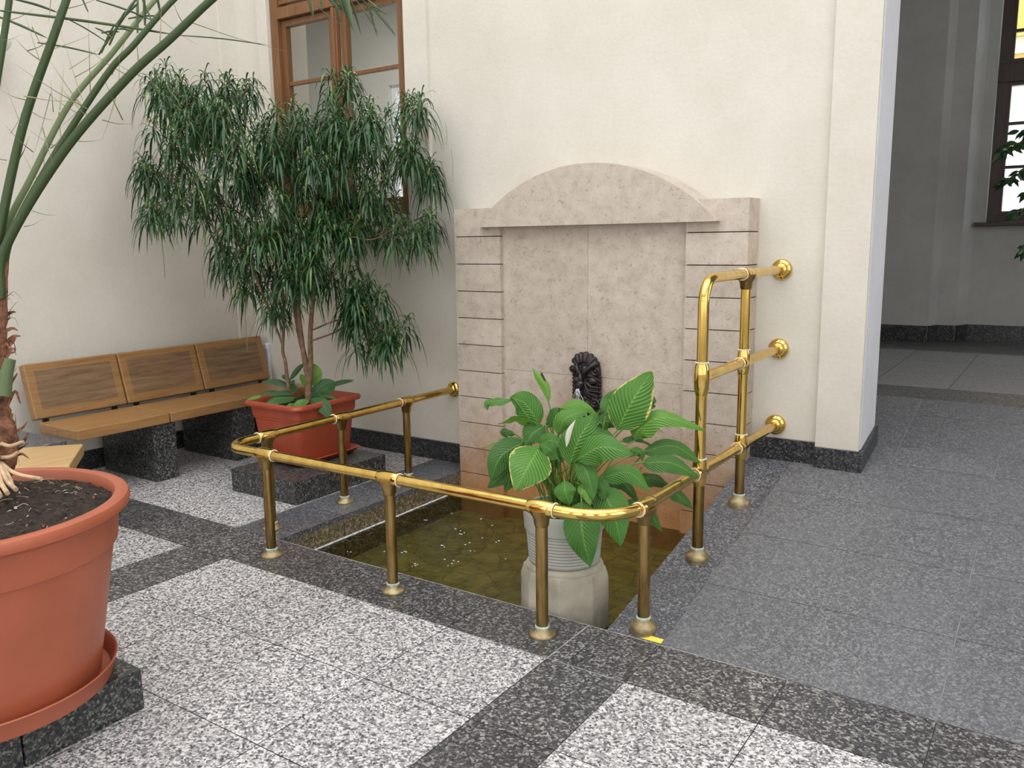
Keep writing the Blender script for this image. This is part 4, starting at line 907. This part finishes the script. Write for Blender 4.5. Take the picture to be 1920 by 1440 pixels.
def build_shrub():
    s = MB(); s.box(1.275, 1.852, -1.268, -0.50, 0, 0.14); s.build('plinth_slab', M['granite_block'], org=(1.56, -0.9, 0), bevel=0.002, label='dark granite slab under the square terracotta planter', cat='stone slab')
    cx, cy = 1.425, -0.785
    po = thing('potted_shrub', (cx, cy, 0.14), 'bushy shrub with drooping narrow leaves in a square terracotta planter', 'potted plant')
    q = lambda hx, hy, r, z: (cx-hx, cx+hx, cy-hy, cy+hy, r, z)
    b = MB(); rect_loft(b, [q(.205, .235, .04, .141), q(.238, .270, .05, .172), q(.244, .276, .05, .176), q(.238, .270, .05, .180), q(.228, .258, .05, .174), q(.205, .232, .05, .150)]); b.build('saucer', M['terracotta_dark'], po)
    b = MB(); rect_loft(b, [q(.180, .210, .04, .152), q(.190, .220, .04, .165), q(.214, .248, .04, .430), q(.223, .257, .04, .436), q(.229, .263, .045, .492), q(.232, .266, .045, .495), q(.250, .284, .05, .497), q(.256, .290, .05, .510), q(.251, .285, .05, .527), q(.236, .270, .045, .530), q(.227, .261, .04, .52), q(.218, .252, .04, .42)], cap1=True); b.build('pot', M['terracotta_dark'], po)
    soil_disk('soil', 'rect', cx, cy, .218, .252, 0.485, po, n=40, amp=0.008, mound=0.01, seed=9, chips=60, fib=10)
    D = depth_of((1.36, -0.76, 1.5))
    A = lambda u, v, d=0: at(u, v, D+d)
    b = MB(); nodes = []
    def br(pts, r0, r1, dd):
        P = smooth_path([A(u, v, d) for (u, v), d in zip(pts, dd)], 6); n = len(P)
        b.tube(P, [r0+(r1-r0)*i/(n-1) for i in range(n)], 9)
        for i, p in enumerate(P):
            if i > n*0.45: nodes.append((p, r0+(r1-r0)*i/(n-1)))
        return P
    base = on_z(578, 752, 0.485); 
    br([(577, 752), (575, 690), (560, 620), (548, 540), (540, 460), (530, 380), (520, 300)], .019, .008, [0, 0, 0, .02, .05, .05, 0])
    br([(577, 755), (582, 690), (582, 620), (590, 540), (610, 440), (640, 330), (650, 230)], .019, .007, [0, 0, -.02, -.05, -.08, -.1, -.1])
    br([(575, 700), (566, 640), (560, 560), (575, 470), (590, 380)], .017, .008, [0, -.02, -.03, 0, .05])
    br([(541, 730), (535, 680), (530, 655), (532, 600), (525, 520), (480, 430), (420, 380), (340, 330)], .012, .005, [0, 0, 0, .02, .05, .05, 0, -.1])
    br([(531, 650), (520, 620), (500, 570), (470, 500), (430, 430)], .008, .005, [0, 0, -.05, -.1, -.15])
    br([(530, 370), (480, 320), (400, 260), (330, 200)], .010, .005, [0.05, 0, -.1, -.2])
    br([(545, 500), (500, 400), (440, 320), (370, 260), (300, 240)], .009, .004, [0.02, .05, .1, .1, .05])
    br([(610, 440), (690, 380), (750, 310), (790, 240)], .009, .004, [-.08, 0, .1, .1])
    br([(600, 480), (680, 450), (760, 420), (810, 400)], .008, .004, [-.05, 0, .1, .15])
    br([(582, 620), (640, 600), (690, 620), (720, 600)], .006, .003, [-.02, 0, .05, .08])
    br([(582, 640), (640, 615), (680, 560), (700, 530)], .006, .003, [-.02, .05, .1, .1])
    # tip rosettes
    rg = random.Random(21)
    lobes = [(300, 150, 42, 35, 7), (380, 175, 70, 40, 12), (450, 160, 35, 20, 5), (330, 235, 70, 55, 15), (430, 250, 70, 55, 15), (275, 315, 28, 14, 5), (355, 330, 60, 28, 8), (300, 385, 35, 16, 5), (375, 390, 60, 20, 7),
             (520, 240, 60, 45, 14), (600, 235, 60, 50, 15), (680, 235, 70, 45, 15), (635, 150, 22, 18, 4), (780, 195, 22, 18, 5), (560, 320, 90, 40, 16), (670, 310, 90, 45, 14), (640, 385, 70, 20, 6), (745, 270, 45, 35, 8), (800, 318, 22, 12, 4),
             (460, 430, 80, 30, 14), (560, 430, 70, 35, 14), (650, 440, 60, 30, 9), (440, 480, 55, 28, 8), (750, 430, 45, 14, 7), (805, 415, 14, 8, 3), (520, 500, 70, 28, 9), (610, 500, 50, 28, 7),
             (490, 350, 60, 40, 9), (450, 310, 50, 40, 6), (590, 380, 60, 30, 7), (560, 490, 60, 40, 6), (700, 360, 50, 30, 6), (690, 420, 60, 30, 6), (690, 545, 42, 16, 5), (705, 575, 50, 28, 5), (735, 608, 30, 16, 3), (650, 545, 45, 20, 4), (640, 575, 40, 15, 4), (720, 620, 30, 10, 5), (690, 640, 25, 10, 3), (535, 560, 40, 20, 4), (480, 530, 30, 20, 3)]
    tips = []
    for (u, v, ru, rv, n) in lobes:
        for k in range(n):
            a = rg.uniform(0, 2*PI); r = math.sqrt(rg.random())
            uu, vv = u+ru*r*math.cos(a), v+rv*r*math.sin(a)
            dd = rg.uniform(-0.38, 0.30)*(0.55 if n < 6 else 1)
            p = A(uu, vv, dd)
            p.x = max(p.x, 0.12); p.y = min(p.y, -0.12); tips.append(p)
    tips.sort(key=lambda p: (p-Vector((1.36, -0.76, 1.2))).length)
    for p in tips:
        best = min(nodes, key=lambda q: (q[0]-p).length+max(0, q[0].z-p.z+0.02)*1.5)
        q = best[0]; mid = (p+q)/2+Vector((0, 0, -0.03)); P = smooth_path([q, mid, p+Vector((0, 0, 0.02))], 5); L = (p-q).length
        b.tube(P, [max(.0022, .0045-.0003*i) for i in range(len(P))], 6)
        for i in (4, 6, 8): nodes.append((P[i], .003))
    b.build('trunk', M['bark'], po, label='brown forked trunk and branches')
    f = MB()
    for p in tips:
        n = rg.randint(26, 34); young = rg.random()
        for k in range(n):
            t = k/n; az = k*2.39996+rg.uniform(-.3, .3); L = rg.uniform(.17, .31)*(0.8+0.2*t)
            el = 1.05-1.05*t+rg.uniform(-.25, .25)
            o = Vector((math.cos(az)*math.cos(el), math.sin(az)*math.cos(el), math.sin(el)))
            st = p+Vector((0, 0, 0.02-0.11*t+rg.uniform(-.01, .01)))
            dr = rg.uniform(.60, 1.15)*(0.45+0.55*min(1, t*2.2)); sp_ = []
            for i in range(7):
                s_ = i/6; q = st+o*(L*0.85*s_*(1-0.38*s_)); q = q+Vector((0, 0, -L*dr*0.78*s_*s_)); 
                q.x = max(q.x, 0.02); q.y = min(q.y, -0.035); sp_.append(q)
            w0 = rg.uniform(.0042, .0078)
            ws = [w0*x for x in (.35, .6, .85, 1, .95, .65, .08)]
            rn = (0.15+0.35*rg.random()) if t > 0.3 else (0.3+0.55*rg.random()*(0.6+0.4*young))
            if rg.random() < 0.03: rn = 1.0
            f.ribbon(sp_, ws, Vector((o.x*.2, o.y*.2, 1)), fold=0.35, rnd=rn)
    for (u, v, L) in ((297, 410, 130), (300, 450, 90), (455, 560, 120), (452, 540, 140), (652, 400, 110), (378, 520, 60), (846, 300, 60), (835, 250, 40)):
        p = A(u, v-20, -0.1); P = smooth_path([p, p+Vector((0.01, 0, -L/600)), p+Vector((-0.005, 0.01, -L/300))], 5); f.tube(P, .0014, 5, rnd=1.0)
    f.build('foliage', M['shrub'], po)
    # broad leaved seedling in the same planter
    g_ = MB()
    D2 = depth_of((1.42, -0.85, 0.55)); Q = lambda u, v, d=0: at(u, v, D2+d)
    L_ = [([(550, 728, 0), (520, 715, -.03), (489, 716, -.05)], 10, .35, .2), ([(552, 745, -.05), (520, 748, -.1), (495, 764, -.15)], 13, .35, .55), ([(555, 735, -.03), (530, 735, -.05), (500, 740, -.08)], 9, .3, .3), ([(530, 735, 0), (500, 733, 0), (484, 745, 0)], 6, .2, .5),
          ([(585, 722, 0), (592, 700, -.02), (588, 682, -.02)], 12, .85, .9, ), ([(583, 730, -.04), (570, 712, -.08), (563, 702, -.1)], 7, .6, .8), ([(585, 745, 0), (605, 722, .0), (628, 716, .0)], 13, .7, .45), ([(612, 725, 0), (640, 716, .03), (664, 713, .05)], 6, .5, .4), ([(600, 735, 0), (618, 728, .0), (628, 720, .0)], 10, .5, .3),
          ([(584, 748, -.08), (605, 760, -.15), (618, 782, -.18)], 14, .8, .45), ([(578, 750, -.1), (560, 758, -.15), (555, 770, -.17)], 8, .7, .85), ([(556, 758, -.1), (545, 765, -.15), (541, 780, -.17)], 9, .75, .75), ([(595, 740, 0), (615, 742, -.02), (634, 748, -.03)], 6, .3, .6), ([(543, 712, .05), (560, 690, .05), (571, 682, .05)], 6, .5, .35), ([(543, 715, .05), (533, 705, .05), (528, 708, .05)], 5, .5, .4),
          ([(560, 730, 0), (545, 722, -.02), (552, 712, 0)], 8, .4, .3), ([(490, 742, -.05), (475, 745, -.06), (462, 750, -.06)], 5, .4, .95)]
    for pts, hw, fn, rn in L_:
        P = smooth_path([Q(*p) for p in pts], 6); n = len(P); wm = hw*D2/F
        ws = [wm*max(.04, math.sin(PI*min(1, (i/(n-1))**0.8*0.98+0.02))**0.65) for i in range(n)]
        nv = (Vector((0, 0, 1))*(1-fn)+(CAM-P[0]).normalized()*fn).normalized(); g_.ribbon(P, ws, nv, fold=0.25, cross=4, rnd=rn)
        st = on_z(580, 752, .49); g_.tube(smooth_path([st, (st+P[0])/2+Vector((0, 0, .01)), P[0]], 3), .002, 5, rnd=.5)
    g_.build('broad_leaves', M['broad'], po, label='broad dark green leaves of a seedling under the shrub')
    po2 = MB(); p = on_z(583, 735, 0.49); po2.tube([p, p+Vector((0.01, -.01, .03)), p+Vector((0.015, -.015, .06))], [.004, .006, .001], 7); po2.build('bud_sheath', M['root'], po)
build_shrub()

# ------------------------------------------------------------------ pedestal and peace lily
LX, LY = 3.79, -1.485
def build_lily():
    pe = MB(); n = 8
    def oc(r, z): return [(LX+r*math.cos(PI/4*k-0.375), LY+r*math.sin(PI/4*k-0.375), z) for k in range(n)]
    secs = [(0.185, -0.27), (0.183, 0.085), (0.170, 0.132)]
    vs = []; [vs.extend(oc(r/math.cos(PI/8)*0.965, z)) for r, z in secs]
    m_ = 3; fs = [(i*n+k, i*n+(k+1) % n, (i+1)*n+(k+1) % n, (i+1)*n+k) for i in range(m_-1) for k in range(n)]+[tuple((m_-1)*n+k for k in range(n))]
    pe.add(vs, fs, 0, False)
    pe.lathe([(0.166, 0.125), (0.168, 0.136), (0.160, 0.150), (0.150, 0.155), (0.0, 0.155)], 48, (LX, LY, 0))
    pe.build('stone_pedestal', M['pedestal'], org=(LX, LY, -0.27), bevel=0.006, label='octagonal stone pedestal standing in the pool', cat='pedestal')
    po = thing('potted_peace_lily', (LX, LY, 0.156), 'peace lily with glossy leaves in a grey ribbed pot on the octagonal pedestal', 'potted plant')
    b = MB(); pr = [(0.0, 0.1565), (0.146, 0.1565), (0.150, 0.160)]
    z = 0.164
    while z < 0.295:
        t = (z-0.16)/0.14; r = 0.151+0.011*t; pr += [(r, z), (r+0.0022, z+0.004), (r+0.0022, z+0.008), (r, z+0.0115)]; z += 0.0135
    pr += [(0.164, 0.301), (0.171, 0.305), (0.1745, 0.360), (0.1755, 0.384), (0.173, 0.389), (0.168, 0.386), (0.165, 0.355), (0.0, 0.355)]
    b.lathe(pr, 96, (LX, LY, 0)); b.build('pot', M['greypot'], po)
    soil_disk('soil', 'round', LX, LY, .165, .165, .362, po, n=40, amp=.006, mound=.008, seed=5, chips=30, fib=5)
    D = depth_of((LX, LY, 0.6)); Q = lambda u, v, d=0: at(u, v, D+d)
    # (path u,v,depth offset), half width px, facing share, tone, yellow margin
    LV = [([(1013,836,-.10),(992,872,-.20),(966,920,-.24)],37,.9,.62,1.0), ([(1157,806,-.02),(1186,752,-.06),(1224,694,-.06)],36,.92,.55,1.0), ([(1190,823,0),(1202,803,-.02),(1245,782,-.06),(1322,807,-.08)],22,.6,.72,.95),
          ([(1205,848,0),(1262,836,-.02),(1316,869,-.04)],17,.55,.30,0), ([(1203,868,-.05),(1258,868,-.08),(1311,896,-.10)],18,.6,.25,.0), ([(1134,777,.05),(1146,752,.06),(1162,728,.06)],17,.8,.45,.6),
          ([(1125,897,-.08),(1178,886,-.12),(1218,922,-.16)],18,.6,.5,.4), ([(1195,898,.02),(1228,898,.04),(1258,912,.06)],15,.55,.15,0), ([(1240,912,.05),(1272,928,.06),(1300,954,.06)],13,.6,.3,.6),
          ([(1068,872,-.12),(1085,825,-.16),(1116,775,-.16)],30,.9,.5,0), ([(1083,862,-.16),(1128,838,-.22),(1186,852,-.26)],25,.75,.48,0), ([(1086,862,-.14),(1103,893,-.18),(1113,938,-.2)],17,.8,.35,0),
          ([(1058,902,-.14),(1060,922,-.18),(1068,948,-.18)],19,.85,.5,0), ([(1086,908,-.14),(1098,918,-.18),(1107,948,-.2)],13,.8,.85,.85), ([(1126,915,-.12),(1150,960,-.17),(1164,1024,-.19)],30,.85,.5,.85),
          ([(1090,940,-.20),(1092,1000,-.245),(1107,1062,-.25)],30,.9,.33,.8), ([(1116,898,-.12),(1130,915,-.15),(1128,938,-.16)],13,.7,.35,0), ([(1012,797,.02),(985,757,.0),(957,744,-.02)],24,.8,.5,0), ([(960,750,-.02),(932,752,-.03),(914,756,-.03),(914,770,-.03)],9,.5,.5,0),
          ([(1008,800,0),(970,782,-.03),(934,796,-.04)],13,-.4,.85,.5), ([(1022,798,0),(1000,812,-.05),(985,835,-.06)],22,.8,.25,0), ([(984,828,-.04),(940,855,-.06),(920,902,-.07)],24,.85,.2,.8), ([(975,858,-.02),(948,885,-.03),(914,915,-.04)],20,.8,.18,0),
          ([(968,893,0),(955,905,-.02),(948,922,-.02)],11,.8,.35,0), ([(965,832,.05),(935,831,.05),(904,840,.05)],6,.3,.7,.5), ([(1028,802,.0),(1040,775,-.02),(1052,765,-.03)],11,.6,.15,0), ([(1050,768,-.03),(1085,757,-.05),(1122,780,-.05)],11,.6,.75,0),
          ([(1047,815,-.05),(1060,785,-.08),(1104,770,-.08)],18,.7,.62,0), ([(1010,838,-.05),(1030,826,-.08),(1060,836,-.1)],15,.8,.45,0), ([(1125,795,.02),(1140,790,.02),(1155,800,.03)],16,.7,.2,0), ([(1165,828,.02),(1190,820,.02),(1222,836,.02)],8,.4,.2,.6),
          ([(1180,843,-.02),(1200,848,-.03),(1205,864,-.03)],9,.6,.3,.6), ([(1135,903,0),(1168,905,-.02),(1198,942,-.03)],13,.6,.1,0), ([(1170,940,.02),(1212,958,.03),(1242,997,.04)],13,.7,.35,.6), ([(1210,768,.08),(1222,752,.08),(1231,752,.08)],11,.7,.3,0),
          ([(1020,812,.02),(1040,850,.0),(1030,880,-.02)],20,.8,.2,0), ([(1035,800,.04),(1045,780,.05),(1030,770,.05)],12,.7,.25,0), ([(965,815,.04),(945,808,.04),(952,822,.04)],8,.5,.12,0), ([(1105,800,.05),(1130,780,.05),(1128,768,.05)],16,.7,.3,0), ([(1090,830,.0),(1120,812,.0),(1150,818,-.02)],16,.6,.3,0),
          ([(1045,860,-.1),(1030,842,-.12),(1012,832,-.12)],14,.7,.4,0), ([(1000,885,-.02),(985,900,-.04),(975,920,-.05)],7,.6,.2,0)]
    f = MB(); st = MB(); rg = random.Random(3)
    for k, (pts, hw, fn, rn, yl) in enumerate(LV):
        P = smooth_path([Q(*p) for p in pts], 6 if len(pts) < 4 else 5); n = len(P); wm = hw*1.08*D/F
        ws = [wm*max(.03, math.sin(PI*min(1, (i/(n-1))**0.72))**0.80) for i in range(n)]
        nv = (Vector((0, 0, 1))*(1-abs(fn))+(CAM-P[n//2]).normalized()*fn).normalized()
        f.ribbon(P, ws, nv, fold=0.22+0.1*rg.random(), cross=6, rnd=rn, wavy=0.0035, yellow=yl, phase=rg.random()*6)
        a = rg.uniform(0, 2*PI); r = rg.uniform(.01, .07); base = Vector((LX+r*math.cos(a), LY+r*math.sin(a), .368))
        t0 = (P[1]-P[0]).normalized(); c1 = base.lerp(P[0], .55)+Vector((0, 0, .05))
        st.tube(smooth_path([base, c1, P[0]-t0*.012, P[1]], 4), .0028, 6, rnd=rg.uniform(.1, .6))
    for k in range(46):
        a = rg.uniform(0, 2*PI); r = rg.uniform(.01, .09); base = Vector((LX+r*math.cos(a), LY+r*math.sin(a), .365)); o = Vector((math.cos(a), math.sin(a), 0))
        hgt = rg.uniform(.12, .28); st.tube(smooth_path([base, base+o*.02+Vector((0, 0, hgt*.5)), base+o*rg.uniform(.02, .10)+Vector((0, 0, hgt))], 4), rg.uniform(.002, .0036), 6, rnd=rg.uniform(0, .9))
    for (u0, v0, u1, v1) in ((1080,935,1165,830),(1090,930,1200,858),(1100,945,1205,875),(1085,925,1135,780),(1040,930,975,860),(1050,920,1012,838)):
        st.tube(smooth_path([Q(u0, v0, 0), Q((u0+u1)/2+8, (v0+v1)/2+6, 0), Q(u1, v1, 0)], 4), .003, 6, rnd=.15)
    # flowers
    st.tube(smooth_path([Q(1040, 900, 0), Q(1038, 830, 0), Q(1034, 778, 0), Q(1026, 745, 0)], 5), .0028, 6, rnd=.15)
    st.build('stalks', M['broad'], po); f.build('foliage', M['lily'], po)
    fl_ = MB(); P = smooth_path([Q(1030, 752, 0), Q(1022, 725, -.01), Q(1008, 705, -.01), Q(998, 690, 0)], 5); n = len(P)
    fl_.ribbon(P, [.020*max(.05, math.sin(PI*min(1, (i/(n-1))**0.7))) for i in range(n)], (CAM-P[0]).normalized(), fold=.7, cross=4, rnd=1.0); fl_.build('green_spathe', M['lily'], po, label='upright yellow green flower bract')
    sx = MB(); sx.tube([Q(1024, 725, .005), Q(1020, 712, .0), Q(1015, 699, 0)], [.004, .007, .004], 10); sx.build('spadix', M['black'], po)
    fl_ = MB(); P = smooth_path([Q(1062, 838, -.17), Q(1067, 810, -.18), Q(1079, 787, -.18)], 6); n = len(P)
    fl_.ribbon(P, [.011*max(.05, math.sin(PI*min(1, (i/(n-1))**0.8))) for i in range(n)], (CAM-P[0]).normalized(), fold=.5, cross=4, rnd=.5); fl_.build('white_spathe', M['spathe'], po, label='folded white flower bract')
build_lily()

# ------------------------------------------------------------------ weeping fig in the corridor
def build_fig():
    bx, by = 5.62, 3.75; po = thing('potted_fig', (bx, by, ZT), 'dark weeping fig silhouetted against the corridor window', 'potted plant')
    b = MB(); b.lathe([(0, ZT+.002), (.15, ZT+.002), (.20, ZT+.34), (.215, ZT+.35), (.215, ZT+.38), (.195, ZT+.38), (.19, ZT+.33), (0, ZT+.33)], 40, (bx, by, 0)); b.build('pot', M['terracotta'], po)
    Df = depth_of((5.25, 3.75, 2)); Q = lambda u, v, d=0: at(u, v, Df+d)
    t = MB(); t.tube(smooth_path([(bx, by, ZT+.33), (bx-.05, by, 1.4), (bx+.03, by-.02, 2.2), (bx-.05, by, 2.9)], 6), [.022-.0008*k for k in range(19)], 8)
    f = MB(); rg = random.Random(12)
    for pts in (((2060, 330), (1990, 290), (1940, 262), (1905, 270), (1882, 282)), ((2060, 350), (1980, 320), (1920, 318), (1885, 340)), ((2060, 400), (1980, 380), (1930, 385), (1908, 400)), ((2080, 300), (2000, 260), (1950, 240), (1915, 245)),
                ((2060, 480), (1990, 460), (1940, 455), (1918, 470)), ((2100, 350), (2040, 320), (1970, 330), (1925, 360)), ((2080, 250), (2020, 200), (1980, 190)), ((2100, 200), (2060, 150), (2010, 160))):
        P = smooth_path([Q(u, v, rg.uniform(-.1, .1)) for u, v in pts], 6); t.tube(P, .003, 5)
        for i, p in enumerate(P[2:]):
            for k in range(4):
                a = rg.uniform(0, 2*PI); o = Vector((math.cos(a), math.sin(a)*.7, rg.uniform(-.9, .15))).normalized(); L = rg.uniform(.06, .10); st = p+o*.015
                sp_ = [st+o*L*s/5+Vector((0, 0, -.25*L*(s/5)**2)) for s in range(6)]
                f.ribbon(sp_, [L*.24*x for x in (.15, .8, 1, .8, .4, .03)], Vector((rg.uniform(-1, 1), -1, .6)).normalized(), fold=.2, rnd=rg.random())
    t.build('trunk', M['bark'], po); f.build('foliage', M['ficus'], po)
build_fig()

for o in bpy.data.objects:
    if '_o' in o: del o['_o']
